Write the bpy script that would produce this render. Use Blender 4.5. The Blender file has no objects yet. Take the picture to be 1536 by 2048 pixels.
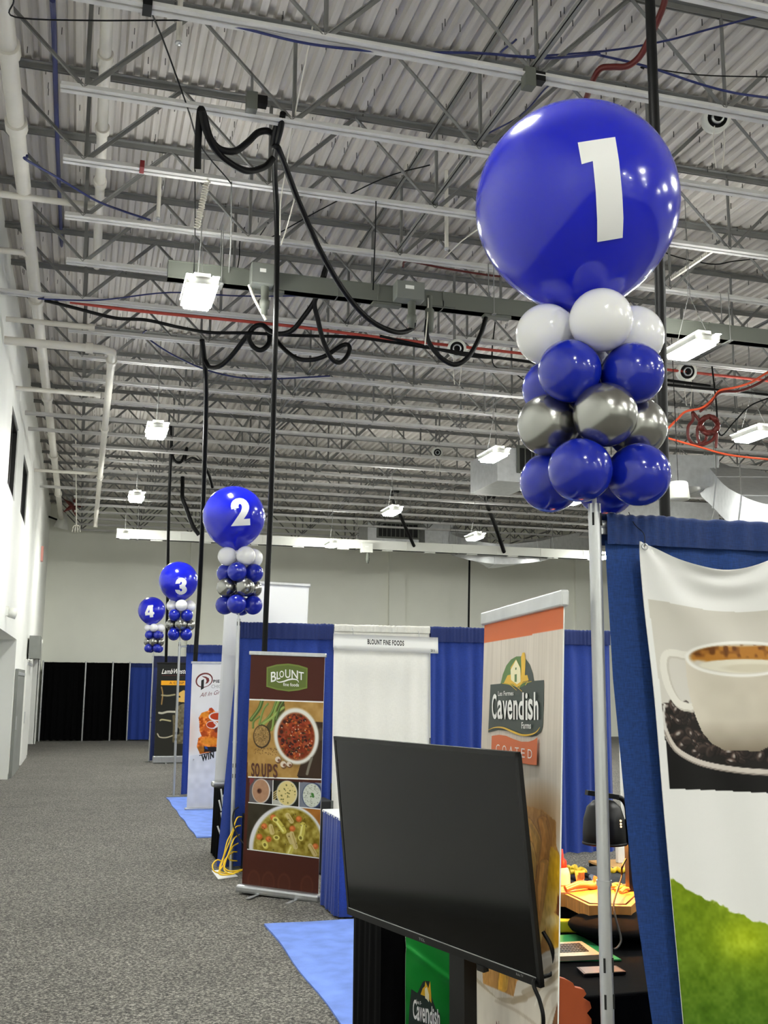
import bpy, bmesh, math, random
import numpy as np
from mathutils import Vector, Matrix
from mathutils.geometry import tessellate_polygon

S = bpy.context.scene
COL = S.collection
random.seed(7)
rng = np.random.default_rng(7)

# ------------------------------------------------------------------ camera
F_PX = 2083.83                       # focal length in pixels of the 1536 x 2048 frame
YAW, PIT, ROL, EYE = 0.27941009, 0.1643808, 0.00782935, 1.8
_cy, _sy, _cp, _sp = math.cos(YAW), math.sin(YAW), math.cos(PIT), math.sin(PIT)
FW = np.array([_sy * _cp, _cy * _cp, _sp])
_r = np.array([_cy, -_sy, 0.0]); _u = np.cross(_r, FW)
RT = math.cos(ROL) * _r + math.sin(ROL) * _u
UP = -math.sin(ROL) * _r + math.cos(ROL) * _u
CAM = np.array([0, 0, EYE])
cd = bpy.data.cameras.new('camera'); co = bpy.data.objects.new('camera', cd); COL.objects.link(co)
co.matrix_world = Matrix(((RT[0], UP[0], -FW[0], 0), (RT[1], UP[1], -FW[1], 0), (RT[2], UP[2], -FW[2], EYE), (0, 0, 0, 1)))
cd.sensor_fit = 'HORIZONTAL'; cd.sensor_width = 36.0; cd.lens = F_PX / 1536 * 36.0
cd.clip_start = 0.05; cd.clip_end = 200
S.camera = co

# ------------------------------------------------------------------ light and exposure
LAMP_DOWN, LAMP_UP = 162.0, 31.0      # radiance of the lamp panels (below) and of uplights added to brighten the deck
w = bpy.data.worlds.new('world'); S.world = w; w.use_nodes = True
w.node_tree.nodes['Background'].inputs[0].default_value = (0.02, 0.02, 0.022, 1)
vs = S.view_settings
vs.view_transform = 'Standard'; vs.look = 'None'; vs.gamma = 1; vs.use_curve_mapping = False
vs.exposure = 0.8
try:
    S.cycles.use_denoising = True; S.cycles.max_bounces = 8; S.cycles.diffuse_bounces = 5
    S.cycles.sample_clamp_indirect = 6
except Exception:
    pass

# ------------------------------------------------------------------ helpers
def ray(x, y): return FW + RT * (x - 768) / F_PX - UP * (y - 1024) / F_PX
def at(x, y, X=None, Y=None, Z=None):
    """The point of the hall seen at photo pixel (x, y), on a plane X=, Y= or Z=."""
    d = ray(x, y)
    t = X / d[0] if X is not None else Y / d[1] if Y is not None else (Z - EYE) / d[2]
    return CAM + t * d
def dep(x, y, z): return CAM + ray(x, y) * z

def lin(c):
    c = np.asarray(c, float) / 255.0
    return np.where(c <= 0.04045, c / 12.92, ((c + 0.055) / 1.055) ** 2.4)

MATS = {}
def mat(name, rgb, rough=0.6, metal=0.0, var=0.0, scale=8.0, bump=0.0, bscale=None, emit=0.0, coat=0.0, spec=None, sheen=0.0, stretch=None, trans=0.0):
    if name in MATS: return MATS[name]
    m = bpy.data.materials.new(name); m.use_nodes = True
    nt = m.node_tree; b = nt.nodes['Principled BSDF']
    c = lin(rgb); b.inputs['Base Color'].default_value = (*c, 1)
    b.inputs['Roughness'].default_value = rough; b.inputs['Metallic'].default_value = metal
    if spec is not None: b.inputs['Specular IOR Level'].default_value = spec
    if coat: b.inputs['Coat Weight'].default_value = coat; b.inputs['Coat Roughness'].default_value = 0.05
    if sheen: b.inputs['Sheen Weight'].default_value = sheen
    if emit:
        b.inputs['Emission Color'].default_value = (*c, 1); b.inputs['Emission Strength'].default_value = emit
    if var or bump:
        tc = nt.nodes.new('ShaderNodeTexCoord'); src = tc.outputs['Object']
        if stretch:
            mp = nt.nodes.new('ShaderNodeMapping'); mp.inputs['Scale'].default_value = stretch
            nt.links.new(src, mp.inputs[0]); src = mp.outputs[0]
        if var:
            n = nt.nodes.new('ShaderNodeTexNoise'); n.inputs['Scale'].default_value = scale; n.inputs['Detail'].default_value = 5
            nt.links.new(src, n.inputs['Vector'])
            r = nt.nodes.new('ShaderNodeValToRGB')
            r.color_ramp.elements[0].position = 0.3; r.color_ramp.elements[1].position = 0.7
            r.color_ramp.elements[0].color = (*(c * (1 - var)), 1); r.color_ramp.elements[1].color = (*np.minimum(c * (1 + var), 1), 1)
            nt.links.new(n.outputs[0], r.inputs[0]); nt.links.new(r.outputs[0], b.inputs['Base Color'])
        if bump:
            n2 = nt.nodes.new('ShaderNodeTexNoise'); n2.inputs['Scale'].default_value = bscale or scale; n2.inputs['Detail'].default_value = 3
            nt.links.new(src, n2.inputs['Vector'])
            bp = nt.nodes.new('ShaderNodeBump'); bp.inputs['Strength'].default_value = bump; bp.inputs['Distance'].default_value = 0.02
            nt.links.new(n2.outputs[0], bp.inputs['Height']); nt.links.new(bp.outputs[0], b.inputs['Normal'])
    MATS[name] = m
    return m

def cloth(name, rgb, rough=0.85, weave=420.0, var=0.18, sheen=0.25, spec=None):
    """Woven cloth: two crossed wave textures for the threads."""
    if name in MATS: return MATS[name]
    m = mat(name, rgb, rough, var=0.0, sheen=sheen, spec=spec)
    nt = m.node_tree; b = nt.nodes['Principled BSDF']; c = lin(rgb)
    tc = nt.nodes.new('ShaderNodeTexCoord')
    mp = nt.nodes.new('ShaderNodeMapping'); mp.inputs['Scale'].default_value = (1.0, 1.0, 0.12)
    nt.links.new(tc.outputs['Object'], mp.inputs[0])
    n = nt.nodes.new('ShaderNodeTexNoise'); n.inputs['Scale'].default_value = weave; n.inputs['Detail'].default_value = 2
    nt.links.new(mp.outputs[0], n.inputs['Vector'])
    mp2 = nt.nodes.new('ShaderNodeMapping'); mp2.inputs['Scale'].default_value = (0.12, 0.12, 1.0)
    nt.links.new(tc.outputs['Object'], mp2.inputs[0])
    n2 = nt.nodes.new('ShaderNodeTexNoise'); n2.inputs['Scale'].default_value = weave * 0.8; n2.inputs['Detail'].default_value = 2
    nt.links.new(mp2.outputs[0], n2.inputs['Vector'])
    ad = nt.nodes.new('ShaderNodeMath'); ad.operation = 'ADD'
    nt.links.new(n.outputs[0], ad.inputs[0]); nt.links.new(n2.outputs[0], ad.inputs[1])
    r = nt.nodes.new('ShaderNodeValToRGB'); r.color_ramp.elements[0].position = 0.3; r.color_ramp.elements[1].position = 0.7
    ml = nt.nodes.new('ShaderNodeMath'); ml.operation = 'MULTIPLY'; ml.inputs[1].default_value = 0.5
    nt.links.new(ad.outputs[0], ml.inputs[0]); nt.links.new(ml.outputs[0], r.inputs[0])
    r.color_ramp.elements[0].color = (*(c * (1 - var)), 1); r.color_ramp.elements[1].color = (*np.minimum(c * (1 + var), 1), 1)
    nt.links.new(r.outputs[0], b.inputs['Base Color'])
    bp = nt.nodes.new('ShaderNodeBump'); bp.inputs['Strength'].default_value = 0.15; bp.inputs['Distance'].default_value = 0.002
    nt.links.new(ml.outputs[0], bp.inputs['Height']); nt.links.new(bp.outputs[0], b.inputs['Normal'])
    return m

WPOS = {}
def smooth_path(pts, n=6):
    P = [np.asarray(p, float) for p in pts]
    if len(P) < 3: return P
    Q = [2 * P[0] - P[1]] + P + [2 * P[-1] - P[-2]]
    out = []
    for i in range(1, len(Q) - 2):
        a, b, c, d = Q[i - 1], Q[i], Q[i + 1], Q[i + 2]
        for k in range(n):
            t = k / n
            out.append(0.5 * ((2 * b) + (c - a) * t + (2 * a - 5 * b + 4 * c - d) * t * t + (3 * b - a - 3 * c + d) * t ** 3))
    out.append(P[-1])
    return out

class MB:
    """Collects shapes that become ONE mesh object."""
    def __init__(s): s.v = []; s.f = []; s.m = []; s.sm = []
    def add(s, vs, fs, mi=0, smooth=False):
        o = len(s.v); s.v += [tuple(map(float, v)) for v in vs]
        for f in fs: s.f.append([i + o for i in f]); s.m.append(mi); s.sm.append(smooth)
        return s
    def box(s, c, d, mi=0, rz=0.0, R=None):
        x, y, z = d[0] / 2, d[1] / 2, d[2] / 2
        vs = [np.array(p, float) for p in ((-x, -y, -z), (x, -y, -z), (x, y, -z), (-x, y, -z), (-x, -y, z), (x, -y, z), (x, y, z), (-x, y, z))]
        if R is None and rz: R = np.array(Matrix.Rotation(rz, 3, 'Z'))
        if R is not None: vs = [R @ v for v in vs]
        return s.add([v + np.asarray(c, float) for v in vs], [(0, 3, 2, 1), (4, 5, 6, 7), (0, 1, 5, 4), (1, 2, 6, 5), (2, 3, 7, 6), (3, 0, 4, 7)], mi)
    def bx(s, a, b, mi=0):
        a = np.minimum(a, b) if False else np.asarray(a, float); b = np.asarray(b, float)
        return s.box((a + b) / 2, np.abs(b - a), mi)
    def rbox(s, c, d, r, mi=0, rz=0.0, R=None, seg=2):
        bm = bmesh.new(); bmesh.ops.create_cube(bm, size=1)
        bmesh.ops.scale(bm, vec=d, verts=bm.verts)
        bmesh.ops.bevel(bm, geom=list(bm.edges), offset=r, segments=seg, affect='EDGES', profile=0.5)
        M = R if R is not None else np.array(Matrix.Rotation(rz, 3, 'Z'))
        vs = [M @ np.array(v.co) + np.asarray(c, float) for v in bm.verts]
        bm.verts.index_update()
        fs = [[v.index for v in f.verts] for f in bm.faces]; bm.free()
        return s.add(vs, fs, mi)
    def beam(s, a, b, wd, ht, mi=0, up=(0, 0, 1)):
        a = np.asarray(a, float); b = np.asarray(b, float); t = b - a; L = np.linalg.norm(t); t /= L
        u = np.asarray(up, float); sd = np.cross(t, u)
        if np.linalg.norm(sd) < 1e-6: sd = np.cross(t, (1, 0, 0))
        sd /= np.linalg.norm(sd); u = np.cross(sd, t)
        R = np.array([t, -sd, u]).T
        return s.box((a + b) / 2, (L, wd, ht), mi, R=R)
    def tube(s, pts, r, mi=0, seg=8, smooth=6, cap=True):
        P = smooth_path(pts, smooth) if smooth else [np.asarray(p, float) for p in pts]
        n = len(P); rings = []; prev = None
        for i, p in enumerate(P):
            t = P[min(i + 1, n - 1)] - P[max(i - 1, 0)]; L = np.linalg.norm(t); t = t / L if L > 1e-9 else np.array((0, 0, 1.0))
            if prev is None:
                a = np.cross(t, (0, 0, 1.0)) if abs(t[2]) < 0.9 else np.cross(t, (1.0, 0, 0))
            else: a = prev - t * np.dot(prev, t)
            a /= max(np.linalg.norm(a), 1e-9); prev = a; b = np.cross(t, a)
            rr = r[min(i * len(r) // n, len(r) - 1)] if isinstance(r, (list, tuple)) else r
            rings.append([p + rr * (math.cos(2 * math.pi * k / seg) * a + math.sin(2 * math.pi * k / seg) * b) for k in range(seg)])
        vs = [v for R_ in rings for v in R_]; fs = []
        for i in range(n - 1):
            for k in range(seg):
                k2 = (k + 1) % seg; fs.append((i * seg + k, i * seg + k2, (i + 1) * seg + k2, (i + 1) * seg + k))
        s.add(vs, fs, mi, True)
        if cap: s.add(rings[0], [list(range(seg))[::-1]], mi); s.add(rings[-1], [list(range(seg))], mi)
        return s
    def cyl(s, a, b, r, mi=0, seg=16): return s.tube([a, b], r, mi, seg, 0)
    def lathe(s, prof, c=(0, 0, 0), mi=0, seg=24, R=None):
        vs = []; fs = []; n = len(prof)
        for (r, z) in prof:
            for k in range(seg):
                a = 2 * math.pi * k / seg; p = np.array((r * math.cos(a), r * math.sin(a), z))
                vs.append((R @ p if R is not None else p) + np.asarray(c, float))
        for i in range(n - 1):
            for k in range(seg):
                k2 = (k + 1) % seg; fs.append((i * seg + k, i * seg + k2, (i + 1) * seg + k2, (i + 1) * seg + k))
        return s.add(vs, fs, mi, True)
    def sheet(s, fn, nu, nv, mi=0, smooth=True):
        vs = [fn(i / nu, j / nv) for j in range(nv + 1) for i in range(nu + 1)]
        fs = [(j * (nu + 1) + i, j * (nu + 1) + i + 1, (j + 1) * (nu + 1) + i + 1, (j + 1) * (nu + 1) + i) for j in range(nv) for i in range(nu)]
        return s.add(vs, fs, mi, smooth)
    def poly(s, pts3, mi=0):
        tris = tessellate_polygon([[Vector(p) for p in pts3]])
        return s.add(pts3, [tuple(t) for t in tris], mi)
    def mesh(s, name, mats, org=(0, 0, 0)):
        me = bpy.data.meshes.new(name); o = np.asarray(org, float)
        me.from_pydata([tuple(np.asarray(v) - o) for v in s.v], [], s.f)
        for m in (mats if isinstance(mats, (list, tuple)) else [mats]): me.materials.append(m)
        me.polygons.foreach_set('material_index', s.m); me.polygons.foreach_set('use_smooth', s.sm); me.update()
        return me
    def build(s, name, mats, parent=None):
        """Vertices are given in hall coordinates; the mesh is stored relative to its own origin (the thing's base)."""
        if parent is not None: org = WPOS[parent.name]
        else:
            a = np.array(s.v); org = np.array(((a[:, 0].min() + a[:, 0].max()) / 2, (a[:, 1].min() + a[:, 1].max()) / 2, a[:, 2].min()))
        o = bpy.data.objects.new(name, s.mesh(name, mats, org)); COL.objects.link(o)
        if parent is not None: o.parent = parent
        else: o.location = org
        WPOS[o.name] = np.asarray(org, float)
        return o

def tag(o, label=None, cat=None, group=None, kind=None):
    if label: o['label'] = label
    if cat: o['category'] = cat
    if group: o['group'] = group
    if kind: o['kind'] = kind
    return o
def thing(name, label, cat, loc, group=None):
    o = bpy.data.objects.new(name, None); COL.objects.link(o); o.location = tuple(map(float, loc)); o.empty_display_size = 0.1
    WPOS[o.name] = np.asarray(loc, float)
    return tag(o, label, cat, group)
def dup(o, parent=None, loc=None):
    c = o.copy(); COL.objects.link(c)
    if parent is not None: c.parent = parent
    if loc is not None: c.location = tuple(map(float, loc)); WPOS[c.name] = np.asarray(loc, float)
    for ch in list(o.children): dup(ch, c)
    return c
def struct(name, mb, mats): return tag(mb.build(name, mats), kind='structure')

# ------------------------------------------------------------------ shared materials
M_wall = mat('white_wall_paint', (238, 239, 234), 0.75, var=0.02, scale=1.5, bump=0.05, bscale=60)
M_back = mat('cream_wall_paint', (244, 245, 234), 0.8, var=0.03, scale=0.8, bump=0.05, bscale=40)
M_deck = mat('painted_steel_deck', (198, 193, 187), 0.5, var=0.14, scale=6, stretch=(3, 0.15, 1), bump=0.04, bscale=5)
M_tick = mat('deck_fastener_steel', (40, 38, 36), 0.7)
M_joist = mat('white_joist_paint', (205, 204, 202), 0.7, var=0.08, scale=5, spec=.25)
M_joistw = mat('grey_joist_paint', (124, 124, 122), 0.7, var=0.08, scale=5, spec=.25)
M_pipe = mat('white_pipe_paint', (214, 210, 200), 0.45, var=0.05, scale=4)
M_galv = mat('galvanized_steel', (205, 207, 208), 0.38, 0.55, var=0.08, scale=9)
M_alu = mat('brushed_aluminium', (200, 202, 204), 0.32, 0.85, var=0.06, scale=30, stretch=(1, 1, 0.1))
M_bus = mat('grey_enamel', (92, 95, 88), 0.5)
M_tap = mat('tap_box_grey', (112, 115, 110), 0.5)
M_buswhite = mat('pale_enamel', (225, 226, 218), 0.45)
M_black = mat('black_rubber', (7, 7, 8), 0.5, spec=.2)
M_blackm = mat('black_satin', (10, 10, 11), 0.4, spec=.3)
M_blackcloth = cloth('black_cloth', (4, 4, 5), 0.95, 300, 0.3, 0.0, .08)
M_blue = cloth('royal_blue_drape', (20, 52, 136), 0.85, 420, 0.3, 0.15)
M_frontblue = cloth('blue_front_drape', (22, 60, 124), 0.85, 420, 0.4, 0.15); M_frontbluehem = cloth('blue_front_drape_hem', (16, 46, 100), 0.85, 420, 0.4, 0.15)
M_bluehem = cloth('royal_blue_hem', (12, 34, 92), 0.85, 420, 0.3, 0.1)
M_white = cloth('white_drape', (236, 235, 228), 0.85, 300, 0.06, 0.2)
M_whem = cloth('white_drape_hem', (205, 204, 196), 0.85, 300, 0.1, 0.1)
M_glow = mat('lamp_panel_light', (252, 253, 246), 0.5, emit=LAMP_DOWN)
M_glowup = mat('added_uplight_glow', (252, 253, 246), 0.5, emit=LAMP_UP)
M_string = mat('white_cord', (228, 224, 212), 0.7)
M_red = mat('red_hose_rubber', (92, 24, 18), 0.5)
M_orange = mat('orange_cord', (235, 90, 50), 0.5)
M_yellow = mat('yellow_cord', (228, 190, 30), 0.45)
M_bluewire = mat('blue_cable', (24, 34, 92), 0.5)
M_dark = mat('dark_opening', (18, 18, 17), 0.8)
M_paper = mat('white_card', (238, 238, 234), 0.6)
M_ink = mat('black_ink', (14, 14, 14), 0.6)

# ------------------------------------------------------------------ the hall
XW, XE, YS, YN, ZC = -1.2, 24.0, -12.0, 35.0, 7.5
fl = MB(); fl.bx((XW - .3, YS - .3, -0.2), (XE + .3, YN + .3, 0))
M_carpet = mat('grey_speckled_carpet', (96, 94, 90), 0.95)
nt = M_carpet.node_tree; bs = nt.nodes['Principled BSDF']; tc = nt.nodes.new('ShaderNodeTexCoord')
n1 = nt.nodes.new('ShaderNodeTexNoise'); n1.inputs['Scale'].default_value = 62; n1.inputs['Detail'].default_value = 4; n1.inputs['Roughness'].default_value = 0.75
n2 = nt.nodes.new('ShaderNodeTexNoise'); n2.inputs['Scale'].default_value = 1.3; n2.inputs['Detail'].default_value = 3
nt.links.new(tc.outputs['Object'], n1.inputs['Vector']); nt.links.new(tc.outputs['Object'], n2.inputs['Vector'])
r1 = nt.nodes.new('ShaderNodeValToRGB'); e = r1.color_ramp.elements
e[0].position = 0.36; e[0].color = (*lin((30, 29, 27)), 1); e[1].position = 0.66; e[1].color = (*lin((172, 168, 158)), 1)
k = e.new(0.5); k.color = (*lin((90, 88, 83)), 1)
nt.links.new(n1.outputs[0], r1.inputs[0])
mx = nt.nodes.new('ShaderNodeMixRGB'); mx.blend_type = 'MULTIPLY'; mx.inputs[0].default_value = 0.35
r2 = nt.nodes.new('ShaderNodeValToRGB'); r2.color_ramp.elements[0].position = 0.35; r2.color_ramp.elements[0].color = (.6, .6, .6, 1); r2.color_ramp.elements[1].position = 0.65
nt.links.new(n2.outputs[0], r2.inputs[0]); nt.links.new(r1.outputs[0], mx.inputs[1]); nt.links.new(r2.outputs[0], mx.inputs[2])
nt.links.new(mx.outputs[0], bs.inputs['Base Color'])
bp = nt.nodes.new('ShaderNodeBump'); bp.inputs['Strength'].default_value = 0.4; bp.inputs['Distance'].default_value = 0.008
nt.links.new(n1.outputs[0], bp.inputs['Height']); nt.links.new(bp.outputs[0], bs.inputs['Normal'])
struct('floor', fl, M_carpet)

# corrugated roof deck, ribs along the aisle
PITCH, DEP = 0.152, 0.045
dk = MB(); prof = []
x = XW - 0.2
while x < XE + 0.2:
    prof += [(x, ZC), (x + 0.062, ZC), (x + 0.082, ZC + DEP), (x + 0.130, ZC + DEP)]; x += PITCH
NY = 2
vs_, fs_ = [], []
for j in range(NY + 1):
    yy = YS + (YN - YS) * j / NY
    vs_ += [(p[0], yy, p[1]) for p in prof]
n = len(prof)
for j in range(NY):
    for i in range(n - 1): fs_.append((j * n + i, (j + 1) * n + i, (j + 1) * n + i + 1, j * n + i + 1))
dk.add(vs_, fs_)
dk.bx((XW - .3, YS - .3, ZC + DEP + .02), (XE + .3, YN + .3, ZC + DEP + .1))
struct('ceiling', dk, M_deck)
tk = MB()
for _ in range(1500):
    yy = random.uniform(4.5, 26) if random.random() < .8 else random.uniform(4, 12)
    xx = XW + 0.031 + PITCH * random.randrange(int(0.35 * yy / PITCH + 70)); xx = min(xx, XE - .2)
    tk.box((xx - .2 + 0.02 * random.random(), yy, ZC - 0.03), (0.006, 0.006, random.uniform(.05, .085)))
tag(tk.build('deck_fasteners', M_tick), 'scattered dark fastener tips poking down through the corrugated roof deck', 'fastener', kind='stuff')

def wall_panels(mb, axis, pos, thick, a0, a1, z1, openings):
    """A wall in plane X=pos or Y=pos, built around its openings (a0, a1, z0, z1)."""
    def put(p0, p1, q0, q1):
        if p1 - p0 < 1e-6 or q1 - q0 < 1e-6: return
        if axis == 'X': mb.bx((pos, p0, q0), (pos + thick, p1, q1))
        else: mb.bx((p0, pos, q0), (p1, pos + thick, q1))
    cur = a0
    for (o0, o1, z0, zt) in sorted(openings):
        put(cur, o0, 0, z1); put(o0, o1, 0, z0); put(o0, o1, zt, z1); cur = o1
    put(cur, a1, 0, z1)
OPEN = [(16.35, 18.02, 4.74, 5.95), (19.8, 21.55, 4.84, 5.93), (14.0, 21.2, 0.0, 2.6)]
# (the recess and the windows overlap along the aisle, so split the wall at mid-height)
wl = MB()
def band(z0, z1, ops):
    cur = YS
    for (o0, o1, b0, b1) in sorted(ops):
        wl.bx((XW - .25, cur, z0), (XW, o0, z1))
        if b0 > z0: wl.bx((XW - .25, o0, z0), (XW, o1, b0))
        if b1 < z1: wl.bx((XW - .25, o0, b1), (XW, o1, z1))
        cur = o1
    wl.bx((XW - .25, cur, z0), (XW, YN, z1))
band(0, 3.2, [OPEN[2], (28.2, 33.0, 0, 2.48)]); band(3.2, ZC + .05, OPEN[:2])
struct('wall_left', wl, M_wall)
wb = MB(); wb.bx((XW - .3, YN, 0), (XE + .3, YN + .25, ZC + .05)); struct('wall_back', wb, M_back)
wr = MB(); wr.bx((XE, YS, 0), (XE + .25, YN, ZC + .05)); struct('wall_right', wr, M_wall)
wf = MB(); wf.bx((XW - .3, YS - .25, 0), (XE + .3, YS, ZC + .05)); struct('wall_front', wf, M_wall)
# pilasters on the back wall
for i, (px0, px1) in enumerate(((776, 808), (378, 402), (1148, 1172))):
    a = at(px0, 1180, Y=YN)[0]; b = at(px1, 1180, Y=YN)[0]
    t = MB(); t.bx((a, YN - .16, 0), (b, YN, ZC)); struct('trim_%d' % (i + 1), t, M_back)
# upper windows in the side wall
M_glass = mat('dark_window_glass', (16, 18, 18), 0.08, coat=0.5)
M_frame = mat('black_window_frame', (22, 22, 22), 0.4)
for i, (a, b, z0, z1) in enumerate(OPEN[:2]):
    fr = MB()
    for (c, d) in (((XW - .16, a, z0), (XW - .02, a + .07, z1)), ((XW - .16, b - .07, z0), (XW - .02, b, z1)), ((XW - .16, a, z0), (XW - .02, b, z0 + .07)), ((XW - .16, a, z1 - .07), (XW - .02, b, z1)), ((XW - .15, (a + b) / 2 - .03, z0), (XW - .04, (a + b) / 2 + .03, z1))):
        fr.bx(c, d)
    o = struct('window_%d' % (i + 1), fr, M_frame)
    g = MB(); g.bx((XW - .13, a + .02, z0 + .02), (XW - .10, b - .02, z1 - .02)); g.build('glass', M_glass, o)
# the recessed entrance and the dark doorway farther along the side wall
M_grey = mat('grey_door_paint', (176, 177, 172), 0.55, var=0.05, scale=3)
M_grey2 = mat('mid_grey_panel', (128, 130, 126), 0.6, var=0.12, scale=2.2)
rc = MB(); rc.bx((XW - 1.3, 13.9, 0), (XW - 1.2, 21.3, 2.7)); rc.bx((XW - 1.25, 21.2, 0), (XW - .25, 21.3, 2.7)); rc.bx((XW - 1.25, 13.9, 0), (XW - .25, 14.0, 2.7)); rc.bx((XW - 1.25, 13.9, 2.6), (XW - .25, 21.3, 2.7))
struct('wall_recess', rc, M_wall)
for i, (y0, y1) in enumerate(((15.2, 16.9), (16.95, 18.6))):
    d = MB(); d.bx((XW - 1.2, y0, 0.01), (XW - 1.12, y1, 2.25)); d.bx((XW - 1.13, y0 + .12, .3), (XW - 1.105, y1 - .12, 2.1))
    o = struct('door_%d' % (i + 1), d, M_grey)
    h = MB(); h.bx((XW - 1.12, y1 - .16 if i == 0 else y0 + .1, 1.0), (XW - 1.05, y1 - .1 if i == 0 else y0 + .16, 1.2)); h.build('door_handle', M_alu, o)
d = MB(); d.bx((XW - .25, 28.2, 0), (XW - .2, 33.0, 2.48)); d.bx((XW - .2, 30.55, 0), (XW - .18, 30.65, 2.48)); struct('door_3', d, M_dark)
d = MB()
d.bx((XW - .02, 28.05, 0), (XW + .03, 28.2, 2.6)); d.bx((XW - .02, 33.0, 0), (XW + .03, 33.15, 2.6)); d.bx((XW - .02, 28.05, 2.48), (XW + .03, 33.15, 2.6))
struct('trim_4', d, M_wall)
bb = MB(); bb.bx((XW, 21.2, 0), (XW + .015, 28.05, .1)); bb.bx((XW, YS, 0), (XW + .015, 14, .1)); struct('baseboard_left', bb, M_grey2)

# ------------------------------------------------------------------ roof joists: chords and web angles, ends borne on the side wall
ZB, ZT = 6.55, 7.475
Y0J, DYJ = 8.20, 1.2305
NODE0, PANEL = -0.20, 1.72
XL = XE
def chord(mb, x0, x1, z, flip):
    s_ = -1 if flip else 1
    for sd in (-1, 1):
        mb.bx((x0, sd * .009, z), (x1, sd * .06, z + .010)) if not flip else mb.bx((x0, sd * .009, z - .010), (x1, sd * .06, z))
        a, b = (z, z + .058) if not flip else (z - .058, z)
        mb.bx((x0, sd * .009, a), (x1, sd * .017, b), 0)
def local(mb, name, mats): return mb.mesh(name, mats)
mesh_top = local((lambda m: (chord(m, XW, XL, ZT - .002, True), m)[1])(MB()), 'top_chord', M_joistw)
mesh_bot = local((lambda m: (chord(m, -0.40, XL, ZB, False), m)[1])(MB()), 'bottom_chord', M_joist)
mesh_botl = local((lambda m: (chord(m, XW, XL, ZB, False), m)[1])(MB()), 'bottom_chord', M_joist)
def web_a(mb, x, fine=True):
    lo = ZB + .03; hi = ZT - .03
    h = PANEL / 2
    return [((x, 0, lo), (x - h, 0, hi)), ((x, 0, lo), (x + h, 0, hi)), ((x, 0, lo), (x, 0, hi))]
def angle(mb, a, b):
    up = (0, 1, 0)
    a = np.array(a, float); b = np.array(b, float)
    mb.beam(a + (0, .012, 0), b + (0, .012, 0), .034, .006, 0, up=up)
    t = (b - a) / np.linalg.norm(b - a); nrm = np.cross(t, (0, 1, 0))
    mb.beam(a + nrm * .016 + (0, -.006, 0), b + nrm * .016 + (0, -.006, 0), .006, .034, 0, up=up)
proto = []
for k in range(3):
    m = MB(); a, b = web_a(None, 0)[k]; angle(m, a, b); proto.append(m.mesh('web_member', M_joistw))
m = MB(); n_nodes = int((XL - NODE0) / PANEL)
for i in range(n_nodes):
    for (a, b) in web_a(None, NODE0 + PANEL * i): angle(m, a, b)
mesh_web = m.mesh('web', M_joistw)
ORD = ['first', 'second', 'third', 'fourth', 'fifth', 'sixth', 'seventh', 'eighth', 'ninth', 'tenth', 'eleventh', 'twelfth', 'thirteenth', 'fourteenth', 'fifteenth', 'sixteenth', 'seventeenth', 'eighteenth', 'nineteenth', 'twentieth', 'twenty-first', 'twenty-second', 'twenty-third', 'twenty-fourth', 'twenty-fifth', 'twenty-sixth']
EXT = {4, 9, 10, 15}
def raw(name, me, parent, loc=(0, 0, 0)):
    o = bpy.data.objects.new(name, me); COL.objects.link(o); o.parent = parent; o.location = loc; return o
JY = []
for i, k in enumerate(range(-3, 22)):
    y = Y0J + DYJ * k; JY.append(y)
    if k == -3: d = 'white open-web roof joist nearest the camera, above the view'
    else: d = 'white open-web roof joist, %s from the camera' % ORD[i]
    if k in EXT: d += ', its lower chord reaching the side wall'
    j = thing('roof_joist', d, 'joist', (0, y, 0), 'open-web roof joists')
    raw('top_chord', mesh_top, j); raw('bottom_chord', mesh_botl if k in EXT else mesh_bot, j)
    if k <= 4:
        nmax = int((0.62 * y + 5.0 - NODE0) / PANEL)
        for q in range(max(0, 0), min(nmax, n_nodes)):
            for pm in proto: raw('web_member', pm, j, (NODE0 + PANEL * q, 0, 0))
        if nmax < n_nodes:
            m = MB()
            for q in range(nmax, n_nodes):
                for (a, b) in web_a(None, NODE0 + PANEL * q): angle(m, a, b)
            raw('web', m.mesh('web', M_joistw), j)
    else: raw('web', mesh_web, j)

# bridging angles between the joists, along the aisle
for xx, zz, lab in ((3.2, ZB + .07, 'thin steel bridging angle over the aisle side, laid across the lower chords'), (8.6, ZB + .07, 'thin steel bridging angle over the booths, laid across the lower chords'), (3.2, ZT - .08, 'thin steel bridging angle under the deck, above the booths'), (14.0, ZB + .07, 'thin steel bridging angle far over the hall, laid across the lower chords')):
    m = MB(); m.bx((xx - .02, 4.4, zz), (xx + .02, YN - .1, zz + .006)); m.bx((xx - .02, 4.4, zz), (xx - .014, YN - .1, zz + .04))
    tag(m.build('bridging_angle', M_joistw), lab, 'bridging')

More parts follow.
